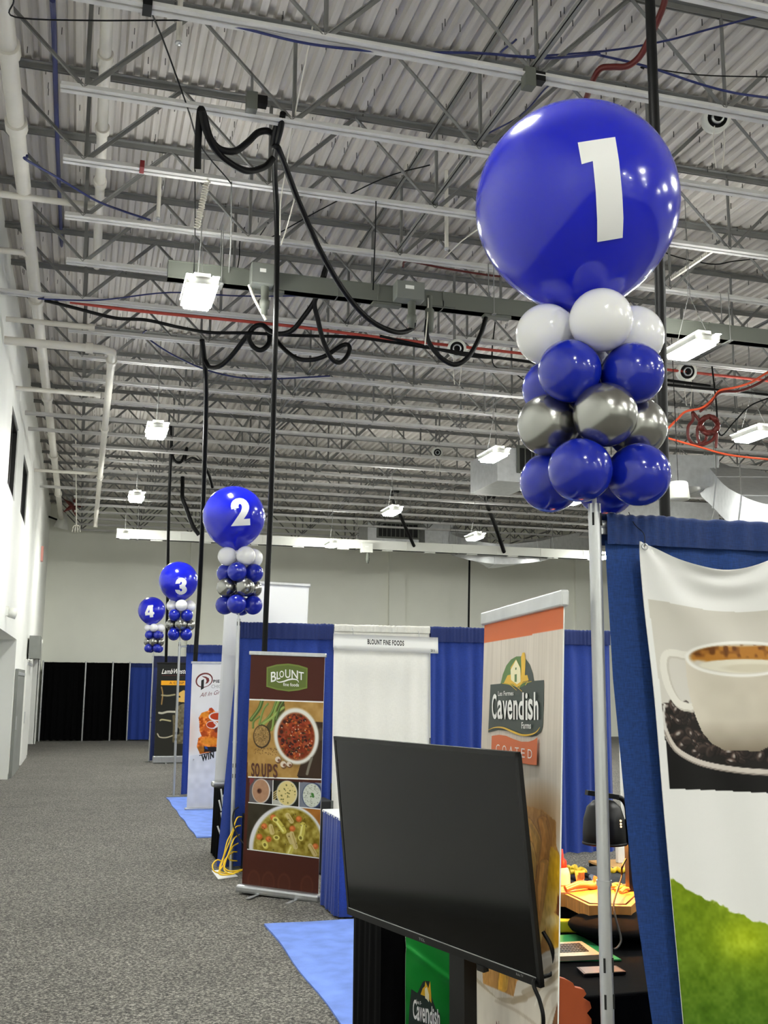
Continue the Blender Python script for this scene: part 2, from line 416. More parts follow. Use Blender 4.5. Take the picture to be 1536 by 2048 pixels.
# ------------------------------------------------------------------ high-bay lamps in three rows
def make_lamp(label, loc):
    t = thing('hall_lamp', label, 'ceiling lamp', loc, 'high-bay lamps')
    h = MB(); W_, L_ = .31, .66
    h.bx((-W_ / 2, -L_ / 2, 0.0), (-W_ / 2 + .03, L_ / 2, .07)); h.bx((W_ / 2 - .03, -L_ / 2, 0.0), (W_ / 2, L_ / 2, .07))
    h.bx((-W_ / 2, -L_ / 2, 0.0), (W_ / 2, -L_ / 2 + .03, .07)); h.bx((-W_ / 2, L_ / 2 - .03, 0), (W_ / 2, L_ / 2, .07))
    h.bx((-W_ / 2, -L_ / 2, .055), (W_ / 2, L_ / 2, .075)); h.bx((-.08, -.28, .075), (.08, .28, .13))
    raw('housing', h.mesh('housing', M_buswhite), t)
    g = MB(); g.rbox((0, 0, -.008), (W_ - .05, L_ - .05, .075), .02); raw('light_panel', g.mesh('light_panel', M_glow), t)
    u_ = MB()  # glowing strips added on top of the housing to brighten the deck above
    for sx in (-1, 1): u_.bx((sx * .125 - .035, -.36, .0755), (sx * .125 + .035, .36, .079))
    raw('added_uplight', u_.mesh('added_uplight', M_glowup), t)
    for sy in (-1, 1):
        w_ = MB(); w_.tube([(0, sy * .3, .13), (0, sy * .02, .62), (0, 0, ZT - 5.60)], .004, 0, 6, 0); raw('hanger_wire', w_.mesh('hanger_wire', M_joistw), t)
    return t
LX = (at(398, 588, Y=10.0)[0], at(1382, 690, Y=10.0)[0], 11.5, 17.2); LY = (-8.2, -2.0, 4.05, 10.0, 15.97, 22.0, 27.8)
RN = ('over the aisle', 'over the booths', 'of the third row', 'of the fourth row')
DN = {4.05: 'above the camera end', 10.0: 'just under the long grey busway', 15.97: 'second beyond the grey busway', 22.0: 'third beyond the grey busway', 27.8: 'last before the back wall', -2.0: 'behind the camera', -8.2: 'farthest behind the camera'}
lamp0 = None
for i, lx in enumerate(LX):
    for ly in LY:
        z = 5.60
        lab = 'glowing white high-bay lamp %s, %s' % (RN[i], DN[ly])
        dx = -1.8 if i == 2 else (-2.4 if i == 3 else 0)
        dy = {2: -2.6, 3: 0}.get(i, 0)
        if lamp0 is None: lamp0 = make_lamp(lab, (lx + dx, ly + dy, z))
        else:
            c = dup(lamp0, None, (lx + dx, ly + dy, z)); c['label'] = lab

# ------------------------------------------------------------------ the two busways with their tap boxes
def busway(name, label, x0, x1, y, z, m, hgt=.19, wid=.13, step=.75, seed=1):
    t = thing(name, label, 'busway', ((x0 + x1) / 2, y, z))
    b = MB(); b.bx((x0, y - wid / 2, z), (x1, y + wid / 2, z + .012)); b.bx((x0, y - wid / 2, z + hgt - .012), (x1, y + wid / 2, z + hgt))
    b.bx((x0, y - wid / 2 + .006, z), (x1, y + wid / 2 - .006, z + hgt))
    b.build('duct_body', m, t)
    rr = random.Random(seed); x = x0 + .3
    while x < x1 - .3:
        j = MB(); j.bx((x - .006, y - wid / 2 - .005, z - .004), (x + .006, y + wid / 2 + .005, z + hgt + .004)); j.build('joint_band', m, t)
        x += step * rr.choice((1, 1, .6, 1.5))
    x = x0 + .9
    while x < x1 - .5:
        j = MB(); j.bx((x, y - .05, z - .03), (x + .32, y + .05, z)); j.build('cover_plate', m, t); x += 1.3
    x = x0 + .55
    while x < x1:
        j = MB(); j.cyl((x, y - .08, z - .01), (x, y - .08, ZB + .02), .006, 0, 6); j.cyl((x, y + .08, z - .01), (x, y + .08, ZB + .02), .006, 0, 6); j.bx((x - .02, y - .1, z - .02), (x + .02, y + .1, z - .004)); j.build('hanger_rod', M_joistw, t)
        x += 3.05
    return t
YB, ZBUS = 10.48, 5.925
xb0 = at(335, 545, Y=YB)[0]
busway('busway', 'long grey electrical busway hung under the joists above the nearest aisle lamp', xb0, 15.5, YB, ZBUS, M_bus)
YF, ZF = 28.6, 5.62
xf0 = at(233, 1069, Y=YF)[0]
busway('busway', 'long pale busway hung far back, in front of the back wall', xf0, 18, YF, ZF, M_buswhite, .26, .2, 1.4, 4)
def tap_box(label, px, pw, phh, y, m, plug=True):
    a = at(px, phh[0], Y=y - .12); b = at(px + pw, phh[1], Y=y - .12)
    t = thing('tap_box', label, 'electrical box', ((a[0] + b[0]) / 2, y - .1, b[2]))
    m_ = MB(); m_.rbox(((a[0] + b[0]) / 2, y - .12, (a[2] + b[2]) / 2), (b[0] - a[0], .2, a[2] - b[2]), .008); m_.build('box', m, t)
    n_ = MB(); n_.bx((a[0] + .11 * (b[0] - a[0]) + .06, y - .2215, (a[2] + b[2]) / 2 + .01), (a[0] + .55 * (b[0] - a[0]) + .02, y - .219, (a[2] + b[2]) / 2 + .05)); n_.build('rating_plate', M_paper, t)
    if plug:
        p_ = MB(); c = ((a[0] + b[0]) / 2 + .04, y - .12, b[2])
        p_.lathe([(.0, -.30), (.032, -.30), (.035, -.24), (.05, -.235), (.055, -.15), (.042, -.145), (.045, 0.01)], c, 0, 16); p_.build('plug', M_bus, t)
    return t
tap_box('grey tap box on the near busway, behind the thick black drop cable', 501, 44, (530, 576), YB, M_tap)
tap_box('grey tap box on the near busway, with the black cable plugged in below', 789, 55, (565, 607), YB, M_tap)
tap_box('small white tap box with a plug on the far pale busway', 722, 22, (1086, 1106), YF, M_buswhite)
p = at(856, 640, Y=YB)
t = thing('plug_connector', 'grey cable connector hanging under the near busway beside a tap box', 'plug', (p[0], YB - .05, p[2] - .15))
m = MB(); m.lathe([(.0, -.16), (.035, -.16), (.05, -.02), (.05, .1), (.032, .12), (.032, .26)], (p[0], YB - .05, p[2]), 0, 16); m.bx((p[0] - .03, YB - .07, p[2] + .15), (p[0] + .3, YB + .02, p[2] + .22)); m.build('connector_body', M_bus, t)

# ------------------------------------------------------------------ sprinkler pipes
def pipe(label, pts, r, couplings=(), m=None, cat='pipe', sm=0):
    t = thing('sprinkler_pipe', label, cat, pts[0]); b = MB(); b.tube(pts, r, 0, 14, sm); b.build('pipe', m or M_pipe, t)
    for c in couplings:
        a = np.array(c[0], float); d = np.array(c[1], float); k = MB(); k.tube([a - d, a + d], r * 1.35, 0, 14, 0); k.build('coupling', m or M_pipe, t)
    return t
xm = -0.95
pm = lambda px, py: at(px, py, X=xm)
ya, za = pm(13, 0)[1:], 0
zmain = 7.25
def mainpt(y): return at(0, 0, X=xm) * 0 + np.array((xm + .02, y, zmain + 0.0))
# the main runs along the side wall just under the deck
P_main = [at(15, 0, Z=6.82), at(60, 490, Z=6.82), at(118, 1015, Z=6.82)]
xmn = float(np.median([p[0] for p in P_main]))
pipe('thick white sprinkler main along the side wall under the roof', [(xmn, 4, 6.82), (xmn, YN - .2, 6.82)], .075, [((xmn, y, 6.82), (0, .07, 0)) for y in (8.2, 9.4, 14.0, 19, 24, 29)])
xs = at(205, 250, Z=6.95)[0]
pipe('white sprinkler branch pipe threaded through the joists beside the main', [(xs, 4, 6.95), (xs, 12.9, 6.95)], .05, [((xs, y, 6.95), (0, .05, 0)) for y in (8.3, 9.5, 10.6)])
p0 = at(222, 700, Z=6.2); p1 = at(193, 1040, Z=6.2); xq = (p0[0] + p1[0]) / 2
pipe('white low sprinkler pipe with an elbow, running to the back wall', [(XW + .02, p0[1], 6.2), (xq - .12, p0[1], 6.2), (xq, p0[1] + .1, 6.2), (xq, p0[1] + 1.2, 6.2), (xq, p1[1], 6.2), (xq, p1[1], 6.0)], .055, [((xq, p0[1] + .5, 6.2), (0, .06, 0)), ((xq - .3, p0[1], 6.2), (.05, 0, 0)), ((xq, 18.5, 6.2), (0, .05, 0)), ((xq, 23, 6.2), (0, .05, 0))])
for (lab, a, b, z) in (('white cross pipe over the aisle from the wall, nearest of the cross pipes', (0, 390), (188, 412), 6.75), ('short white pipe stub from the wall to the sprinkler main', (20, 498), (60, 507), 6.8), ('white cross pipe from the wall just past the extended joist', (40, 640), (188, 655), 6.5), ('white cross pipe far down the aisle near the upper windows', (68, 776), (200, 790), 6.25), ('white cross pipe farthest down the aisle near the corner', (88, 938), (200, 948), 6.3)):
    pa = at(*a, Z=z); pb = at(*b, Z=z); y = pb[1]
    pipe(lab, [(XW + .02, y, z), (pb[0], y, z)], .036, [((pb[0] - .03, y, z), (.04, 0, 0))])
for (lab, px, py0, py1, Y) in (('short white vertical sprinkler drop near the top of the view', 357, 45, 90, 7.5), ('white sprinkler head on a slanted drop beyond the second joist', 316, 415, 440, 10.7), ('white sprinkler pipe with a head, left of the big blue balloon', 893, 470, 500, 10.3)):
    a = at(px, py0, Y=Y); b = at(px, py1, Y=Y)
    t = thing('sprinkler_drop', lab, 'sprinkler', b); m = MB(); m.tube([(b[0], b[1], b[2] + .03), (b[0], b[1], ZC + .02)], .022, 0, 10, 0); m.build('drop_pipe', M_pipe, t)
    m = MB(); m.lathe([(0, 0.0), (.02, .0), (.028, .01), (.028, .02), (.012, .03), (.012, .045)], b, 0, 12); m.build('nozzle', M_alu, t)
# slanted Y-direction branch with head beside balloon
pa = at(893, 480, Y=10.3); pb = at(830, 565, Y=9.4)

# ------------------------------------------------------------------ ductwork
def rectsweep(mb, pts, W_, H_, mi=0, sm=5):
    P = smooth_path(pts, sm); n = len(P); rings = []
    for i, p in enumerate(P):
        t = P[min(i + 1, n - 1)] - P[max(i - 1, 0)]; t /= np.linalg.norm(t)
        s_ = np.cross(t, (0, 0, 1.0)); s_ /= np.linalg.norm(s_); u_ = np.cross(s_, t)
        rings.append([p + s_ * a * W_ / 2 + u_ * b * H_ / 2 for a, b in ((-1, -1), (1, -1), (1, 1), (-1, 1))])
    for k in range(4):
        vs = []; 
        for R_ in rings: vs += [R_[k], R_[(k + 1) % 4]]
        mb.add(vs, [(2 * i, 2 * i + 1, 2 * i + 3, 2 * i + 2) for i in range(n - 1)], mi, True)
    mb.add(rings[0], [(0, 1, 2, 3)], mi); mb.add(rings[-1], [(3, 2, 1, 0)], mi)
    return P, rings
def duct(label, pts, W_, H_, seams=()):
    t = thing('air_duct', label, 'duct', pts[0]); m = MB(); P, rings = rectsweep(m, pts, W_, H_); m.build('duct_run', M_galv, t)
    for f in seams:
        i = int(f * (len(P) - 1)); R_ = np.array(rings[i]); c = R_.mean(0); tt = P[min(i + 1, len(P) - 1)] - P[max(i - 1, 0)]; tt /= np.linalg.norm(tt)
        m = MB(); A = c + (R_ - c) * 1.04 - tt * .02; B = c + (R_ - c) * 1.04 + tt * .02
        m.add(list(A) + list(B), [(0, 1, 5, 4), (1, 2, 6, 5), (2, 3, 7, 6), (3, 0, 4, 7), (3, 2, 1, 0), (4, 5, 6, 7)]); m.build('seam_flange', M_galv, t)
        for k in (2, 3):
            q = R_[k]; m = MB(); m.cyl(q, (q[0], q[1], ZT), .008, 0, 6); m.build('hanger_rod', M_joistw, t)
    return t
duct('big grey sheet-metal duct with a bend, above the blue drape beside the balloons', [at(1245, 950, Y=18), at(1340, 952, Y=18), at(1428, 955, Y=18), at(1480, 978, Y=17.3), at(1530, 1018, Y=16), at(1600, 1050, Y=14.8), at(1720, 1060, Y=13.5)], 1.15, .62, (.28, .55, .7))
duct('long bent sheet-metal duct under the roof in front of the back wall', [at(838, 1070, Y=31), at(880, 1072, Y=31), at(918, 1078, Y=30.8), at(945, 1098, Y=30), at(985, 1112, Y=29.6), at(1040, 1108, Y=29.7), at(1090, 1096, Y=30.3), at(1150, 1085, Y=31), at(1240, 1077, Y=31.5), at(1340, 1075, Y=31.8)], 1.1, .62, (.12, .27, .45, .58, .66, .8))
def hvac(label, x0, x1, y0, y1, Y, face, dpt=1.1):
    a = at(x0, y0, Y=Y); b = at(x1, y1, Y=Y)
    t = thing('air_handler', label, 'air handler', ((a[0] + b[0]) / 2, Y + dpt / 2, b[2]))
    m = MB(); m.bx((a[0], Y + .02, b[2]), (b[0], Y + dpt, a[2])); m.build('casing', M_galv, t)
    fa = at(face[0], face[2], Y=Y); fb = at(face[1], face[3], Y=Y)
    m = MB(); m.bx((fa[0], Y + .005, fb[2]), (fb[0], Y + .021, fa[2])); m.build('grille_opening', M_dark, t)
    m = MB(); 
    for (p_, q_) in (((fa[0] - .05, fb[2] - .05), (fb[0] + .05, fb[2])), ((fa[0] - .05, fa[2]), (fb[0] + .05, fa[2] + .05)), ((fa[0] - .05, fb[2]), (fa[0], fa[2])), ((fb[0], fb[2]), (fb[0] + .05, fa[2]))): m.bx((p_[0], Y - .03, p_[1]), (q_[0], Y + .025, q_[1]))
    k = fa[0] + .12
    while k < fb[0] - .05: m.bx((k, Y - .01, fb[2]), (k + .018, Y + .01, fa[2])); k += .14
    m.build('grille', M_bus, t)
    for xx in (a[0] + .05, b[0] - .05):
        m = MB(); m.cyl((xx, Y + .2, a[2] - .01), (xx, Y + .2, ZT), .012, 0, 6); m.build('hanger_rod', M_joistw, t)
    return t
hvac('grey air handler with a dark grille beside the far bent duct', 736, 838, 1044, 1091, 30.4, (757, 835, 1046, 1076))
hvac('pale hanging heater box with a dark grille behind the balloon column', 995, 1075, 893, 966, 18.6, (1038, 1070, 896, 943), 1.5)
m_ = thing('air_duct', 'short grey duct stub crossing behind the tall drape top', 'duct', at(1290, 1020, Y=24)); m = MB(); rectsweep(m, [at(1225, 1022, Y=24), at(1290, 1024, Y=24), at(1420, 1030, Y=24)], .8, .5); m.build('duct_run', M_galv, m_)

# pendant speaker, round fans, wall horn
c = at(1357, 985, Y=11.89); t = thing('pendant_speaker', 'white cylindrical pendant speaker beside the thick black cable', 'speaker', c - np.array((0, 0, .12)))
m = MB(); m.lathe([(0, -.10), (.13, -.10), (.145, -.08), (.125, .12), (.11, .14), (0, .145)], c, 0, 28); m.build('speaker_body', M_buswhite, t)
m = MB(); m.cyl(c + (0, 0, .14), (c[0], c[1] + .02, ZB + .005), .005, 0, 6); m.build('hanger_cable', M_black, t)
def round_fan(label, px, py, Y, rad, tilt):
    c = at(px, py, Y=Y); t = thing('round_blower', label, 'fan', c - np.array((0, 0, rad)))
    R = np.array(Matrix.Rotation(tilt, 3, 'Z') @ Matrix.Rotation(math.radians(-75), 3, 'X'))
    m = MB(); m.lathe([(rad * .72, 0), (rad, .01), (rad, .1), (rad * .85, .16), (rad * .3, .18), (0, .18)], c, 0, 24, R); m.build('housing', M_buswhite, t)
    m = MB(); m.lathe([(0, .03), (rad * .4, .035), (rad * .7, .02), (rad * .72, 0)], c, 0, 24, R); m.build('hub', M_dark, t)
    m = MB(); m.lathe([(rad * .33, -.03), (rad * .45, -.03), (rad * .45, .03), (rad * .33, .03), (rad * .33, -.03)], c, 0, 20, R); m.build('inner_ring', M_alu, t)
    m = MB(); m.beam(c + (0, .1, 0), (c[0], c[1] + .1, ZT), .03, .03); m.build('bracket', M_joistw, t)
    for dx in (-.05, .05):
        m = MB(); m.tube([c + (dx, -.02, -rad * .8), c + (dx * 1.2, 0, -rad - .15), c + (dx * .7, .01, -rad - .38)], .005, 0, 5, 4); m.build('pull_cord', M_string, t)
    return t
round_fan('round pale blower with two pull cords high at the right edge', 1435, 235, 7.9, .13, -.3)
round_fan('round pale blower under the joists just past the right busway lamp', 1375, 743, 13.2, .15, -.2)
round_fan('small round dark blower beyond the middle booth lamp', 875, 905, 20.5, .11, -.2)
round_fan('small round black fan behind the bent black loop, over the booths', 914, 697, 12.9, .13, -.3)
def camera_box(lab, px, py, Y):
    c = at(px, py, Y=Y); t = thing('junction_box', lab, 'junction box', c - np.array((0, 0, .07))); m = MB(); m.box(c, (.09, .09, .16)); m.build('box', M_bus, t)
    m = MB(); m.bx(c + (.045, -.04, -.02), c + (.13, .04, .06)); m.build('cover', M_blackm, t)
    m = MB(); m.cyl(c + (0, 0, .08), (c[0], c[1], c[2] + .25), .012); m.build('stem', M_joistw, t)
camera_box('small grey junction box under the nearest joist above the big balloon', 1057, 158, 6.95)
camera_box('small grey junction box on the joist by the black loops', 503, 205, 8.1)
c = at(124, 1043, Y=33.5); t = thing('horn_speaker', 'white horn speaker high in the far corner of the hall', 'speaker', c - np.array((0, 0, .25)))
m = MB(); m.lathe([(0, .28), (.12, .28), (.3, -.22), (.27, -.22), (.1, .2), (0, .2)], c, 0, 4, np.array(Matrix.Rotation(.9, 3, 'Z') @ Matrix.Rotation(.25, 3, 'X'))); m.build('horn', M_buswhite, t)
m = MB(); m.cyl(c, (XW, c[1] + .1, c[2] + .15), .03); m.build('wall_arm', M_black, t)
c = at(146, 1012, Y=30.5); m = MB()
for k in range(5):
    a = k * 2 * math.pi / 5; m.add([c + np.array((0.0, -.05, 0)), c + .11 * np.array((math.cos(a - .6), 0, math.sin(a - .6))), c + .34 * np.array((math.cos(a), 0, math.sin(a))), c + .11 * np.array((math.cos(a + .6), 0, math.sin(a + .6))), c + np.array((0.0, .05, 0))], [(0, 1, 2), (0, 2, 3), (4, 2, 1), (4, 3, 2)])
m.tube([c + (0, 0, .3), (c[0], 30.35, ZB + .02)], .008, 0, 5, 0)
tag(m.build('paper_star', M_red), 'dark red star ornament hanging near the far corner', 'ornament')

# ------------------------------------------------------------------ cables, hoses and cords
def cable(name, label, cat, pts, r, m, px=True, sm=6, seg=8, group=None):
    b = MB(); b.tube([at(p[0], p[1], Y=p[2]) for p in pts] if px else pts, r, 0, seg, sm)
    return tag(b.build(name, m), label, cat, group)
BK = M_black
g = at(522, 1500, Y=10.25)
cable('drop_cable', 'thick black drop cable falling from the joists past balloon number 2', 'cable', [(566, 226, 8.12), (560, 262, 8.3), (551, 300, 8.6), (549, 340, 9.0), (553, 420, 9.5), (554, 520, 9.7), (550, 700, 9.7), (545, 900, 10.0), (540, 1050, 10.2), (533, 1200, 10.3), (528, 1330, 10.4), (523, 1480, 10.45), (520, 1603, 10.48)], .027, BK)
cable('drop_cable', 'black cable swooping from the joist knot down to the middle tap box', 'cable', [(556, 238, 8.25), (546, 288, 8.5), (556, 296, 8.5), (575, 345, 8.8), (600, 410, 9.1), (640, 500, 9.4), (690, 585, 9.8), (740, 640, 10.1), (790, 664, 10.25), (822, 659, 10.36), (829, 640, 10.36)], .028, BK)
cable('cable_loop', 'black cable loop hung over the second joist, its end dangling', 'cable', [(395, 338, 8.3), (396, 285, 8.2), (399, 238, 8.1), (402, 218, 8.08), (408, 232, 8.12), (420, 275, 8.2), (440, 298, 8.25), (470, 302, 8.3), (495, 285, 8.35), (515, 266, 8.4), (535, 262, 8.4), (548, 272, 8.45)], .03, BK)
cable('cable_loop', 'lower black cable loop sagging below the second joist', 'cable', [(404, 222, 8.02), (410, 255, 8.1), (425, 290, 8.2), (445, 315, 8.3), (475, 335, 8.4), (500, 342, 8.5), (530, 333, 8.6), (547, 316, 8.6)], .03, BK)
cable('drop_cable', 'black drop cable falling beside balloon number 3', 'cable', [(404, 680, 13.9), (408, 712, 14.1), (411, 745, 14.3), (412, 800, 14.8), (410, 900, 15.4), (405, 1050, 16.3), (398, 1200, 16.9), (390, 1330, 17.0), (386, 1440, 17.1), (383, 1560, 17.1)], .036, BK)
cable('cable_loop', 'black cable coil with a round loop beyond the near busway', 'cable', [(411, 722, 14.1), (420, 735, 14.0), (440, 732, 13.8), (460, 715, 13.6), (480, 690, 13.4), (497, 668, 13.2), (512, 652, 13.0), (528, 652, 12.9), (538, 668, 12.9), (537, 688, 12.9), (522, 700, 12.9), (506, 693, 12.9), (498, 675, 12.85), (506, 656, 12.8), (524, 650, 12.7), (540, 662, 12.6), (560, 668, 12.5), (585, 660, 12.4), (610, 630, 12.3), (630, 600, 12.2), (642, 565, 12.1), (653, 530, 12.0)], .033, BK)
cable('cable_loop', 'black cable hanging in a narrow sag past the round loop', 'cable', [(655, 528, 12.05), (641, 580, 12.1), (629, 606, 12.2), (636, 640, 12.3), (646, 680, 12.4), (662, 716, 12.5), (680, 725, 12.6), (695, 711, 12.7), (699, 694, 12.7), (686, 690, 12.75), (650, 712, 12.8), (620, 720, 12.9), (590, 715, 13.0), (562, 692, 13.1), (546, 668, 13.2)], .03, BK)
cable('drop_cable', 'black drop cable falling between balloons number 3 and 4', 'cable', [(342, 845, 21.6), (343, 880, 21.8), (340, 950, 22.3), (337, 1050, 23.2), (335, 1200, 24.2), (332, 1320, 24.8), (330, 1420, 25)], .034, BK)
cable('cable_loop', 'small black cable swag beside the second aisle lamp', 'cable', [(343, 905, 22), (350, 922, 22), (362, 924, 22), (370, 906, 22), (374, 896, 22), (371, 921, 21.9), (385, 916, 21.7), (398, 922, 21.5), (406, 921, 21.3)], .03, BK)
ra = at(1300, 0, Y=5); rb = at(1330, 1035, Y=5)
cable('drop_cable', 'very thick black cable bundle dropping behind the big balloon and blue drape', 'cable', [ra + (ra - rb) * .55, ra, (ra + rb) / 2 + np.array((.012, 0, 0)), rb, (rb[0] + .02, rb[1], 1.2), (rb[0] + .03, rb[1] - .05, 0.03)], .030, BK, px=False, seg=12)
cable('cable_loop', 'black cable hanging in a deep U below the near busway by the big balloon', 'cable', [(855, 640, 10.42), (853, 668, 10.42), (862, 692, 10.44), (885, 718, 10.46), (912, 729, 10.48), (938, 712, 10.48), (960, 672, 10.48), (972, 635, 10.48)], .028, BK)
cable('cable_run', 'black cable bundle strung across the joists beyond the near busway', 'cable', [(90, 601, 13.0), (150, 616, 12.9), (230, 636, 12.9), (292, 640, 12.9), (360, 655, 12.9), (420, 665, 12.8), (500, 666, 12.8), (590, 671, 12.8), (700, 674, 12.8), (768, 682, 12.8), (900, 702, 12.8), (1045, 722, 12.9), (1200, 742, 13), (1420, 772, 13)], .022, BK)
cable('cable_run', 'thinner black cable sagging under the black bundle over the booths', 'cable', [(760, 672, 12.7), (840, 690, 12.7), (940, 712, 12.75), (1050, 722, 12.8), (1300, 765, 12.9), (1540, 790, 13)], .02, BK)
cable('cable_run', 'red conduit line strung across the hall beyond the near busway', 'cable', [(140, 604, 13.25), (260, 620, 13.25), (400, 634, 13.25), (580, 652, 13.25), (760, 675, 13.25), (1000, 702, 13.25), (1340, 740, 13.25), (1540, 762, 13.25)], .022, mat('red_conduit', (170, 62, 48), .6))
wires = [
    ('thin black wire sagging from the top joist down to the third joist', [(300, 18, 7.0), (330, 90, 7.6), (375, 215, 8.2), (400, 290, 8.8), (450, 352, 9.3), (463, 368, 9.35)], BK, .007),
    ('thin dark wire strung level near the top edge over the aisle', [(30, 34, 7.3), (180, 41, 7.3), (380, 41, 7.3), (420, 50, 7.2)], BK, .006),
    ('blue network cable pair running along the nearest joist', [(385, 33, 7.05), (480, 55, 7.0), (620, 88, 7.0), (780, 104, 7.0), (950, 106, 7.0), (1090, 116, 6.9), (1200, 108, 6.9)], M_bluewire, .011),
    ('blue network cable rising to the right edge above the big balloon', [(1010, 112, 7.2), (1190, 104, 7.1), (1320, 84, 6.9), (1420, 58, 6.7), (1540, 26, 6.5)], M_bluewire, .009),
    ('blue network cable sagging under the joist to the right of the big balloon', [(1190, 108, 7.0), (1290, 132, 6.9), (1400, 168, 6.8), (1470, 186, 6.75), (1540, 196, 6.7)], M_bluewire, .010),
    ('thin dark wire along the second joist at the right edge', [(1290, 135, 6.95), (1400, 150, 6.9), (1540, 154, 6.8)], BK, .006),
    ('thin blue wire slanting up to the joist above the big balloon', [(955, 280, 9.0), (1040, 232, 8.2), (1090, 178, 7.5), (1120, 156, 7.0)], M_bluewire, .008),
    ('dark cable slanting across the aisle between the sprinkler pipes', [(53, 320, 9.4), (120, 358, 10.0), (190, 400, 10.5), (240, 420, 10.9), (300, 440, 11.2)], M_bluewire, .012),
    ('dark wire rising across the third and fourth joists left of the big balloon', [(520, 485, 11.2), (640, 420, 10.8), (768, 356, 10.3), (860, 330, 10.1)], BK, .007),
    ('maroon cable sagging under the fifth joist left of the big balloon', [(815, 522, 11.7), (880, 535, 11.7), (960, 548, 11.7), (1000, 553, 11.7)], M_red, .014),
    ('thin black wire strung behind the big balloon to the right edge', [(1330, 505, 11), (1420, 528, 11), (1470, 522, 11), (1540, 515, 11)], BK, .008),
    ('black cable slanting across the lamps at the far right', [(1440, 870, 13), (1470, 842, 13), (1500, 812, 13), (1540, 795, 13)], BK, .012),
    ('dark cable pair dropping behind balloon number 2 from the roof', [(365, 995, 24), (372, 1015, 24), (385, 1050, 24), (398, 1070, 24)], BK, .05),
    ('dark cable slanting down above balloon number 2', [(408, 925, 19), (418, 950, 19.2), (425, 975, 19.4)], BK, .03),
    ('thin black rod hanging in front of the back wall beside the bent duct', [(939, 1120, 34), (938, 1190, 34), (937, 1270, 34)], BK, .035),
    ('black strut wire slanting down to the far busway near the grey grille', [(783, 990, 26), (800, 1030, 27.4), (828, 1092, 28.5)], BK, .05),
    ('black strut slanting down to the far busway in the middle of the booths', [(972, 1000, 26), (990, 1050, 27.6), (1008, 1104, 28.5)], BK, .06),
    ('long thin dark cord hanging over the aisle from the third joist', [(390, 350, 9.45), (390, 470, 9.9), (388, 545, 10.42)], BK, .006),
    ('grey pair of support cords falling to the busway beside the coil box', [(463, 372, 9.4), (462, 470, 9.8), (458, 545, 10.42)], M_joistw, .006),
    ('dark cord falling from the third joist to the busway left of the big balloon', [(752, 408, 9.4), (750, 480, 9.8), (746, 585, 10.46)], BK, .007),
    ('black cord hanging from the joist over the aisle down to the cable tray', [(480, 480, 11.0), (478, 520, 11.0), (470, 560, 11.0)], BK, .006),
    ('grey wire crossing slantwise over the booths beyond the U-shaped cable', [(985, 725, 14.5), (1020, 740, 14.5), (1050, 762, 14.5)], BK, .01),
    ('dark wire strung across the aisle just before the red conduit', [(85, 598, 12.9), (200, 600, 12.9), (340, 585, 12.9), (480, 592, 12.8), (620, 590, 12.8), (680, 575, 12.7)], M_bluewire, .010),
    ('dark wires sagging over the aisle past the low sprinkler pipe', [(290, 672, 14.6), (350, 712, 14.8), (430, 745, 15), (520, 758, 15.2), (660, 752, 15.2)], M_bluewire, .012),
]
JYA = np.array(JY)
def tied(P, high=False):
    yj = JYA[np.argmin(abs(JYA - P[0][1]))]; x0_, z0_ = P[0][0], P[0][2]
    if z0_ < ZB - .02: return [np.array((x0_, yj, ZB)), np.array((x0_, (yj + P[0][1]) / 2, (ZB + z0_) / 2))] + P
    return [np.array((x0_, yj, ZT - .03 if high else min(max(z0_, ZB + .03), ZT - .03)))] + P
for lab, pts, m_, r in wires: cable('thin_wire', lab, 'wire', tied([at(p[0], p[1], Y=p[2]) for p in pts], 'crossing slantwise' in lab), r, m_, px=False, seg=6)
cable('blue_cable_bundle', 'bundle of blue cables along the deck beside the sprinkler main', 'cable', [(105, 0, 7.3), (108, 60, 8.0), (113, 230, 9.6), (117, 350, 11.2), (123, 480, 13.6), (128, 600, 17)], .022, M_bluewire)
for i, (lab, pts) in enumerate((('white string hanging from the nearest joist past the second joist', [(625, 55, 7.0), (610, 130, 7.4), (592, 218, 8.1), (575, 320, 8.8), (562, 400, 9.2), (560, 470, 9.5)]), ('white string tied slanting from the knot beside the drop cable', [(592, 385, 9.3), (575, 450, 9.9), (562, 490, 10)]), ('white plastic strip hanging below the near busway in the aisle', [(498, 570, 10.41), (510, 600, 10.38), (532, 640, 10.38)]), ('pale twine slanting up beside the big balloon', [(960, 455, 9.5), (920, 485, 10.2), (885, 520, 11), (876, 530, 11.2)]), ('pale twine tied from the tap box down to the hanging connector', [(856, 596, 10.41), (856, 620, 10.4), (850, 690, 10.36)]))):
    cable('white_string', lab, 'string', (tied if i in (0, 1, 3) else list)([at(q[0], q[1], Y=q[2]) for q in pts]), .007 if i != 2 else .016, M_string, px=False, seg=6)
p = at(153, 1050, Y=26); t = thing('string_bundle', 'white strings dangling from a cord near the far corner over the aisle', 'string', p)
m = MB(); m.tube([at(151, 800, Y=22), at(152, 940, Y=25), at(153, 1050, Y=26)], .012, 0, 6, 0); m.build('cord', M_string, t)
for dx in (-9, -3, 3, 8):
    m = MB(); m.tube([at(153, 1050, Y=26), at(153 + dx * .7, 1053, Y=26), at(153 + dx, 1064, Y=26)], .012, 0, 6, 4); m.build('tassel', M_string, t)
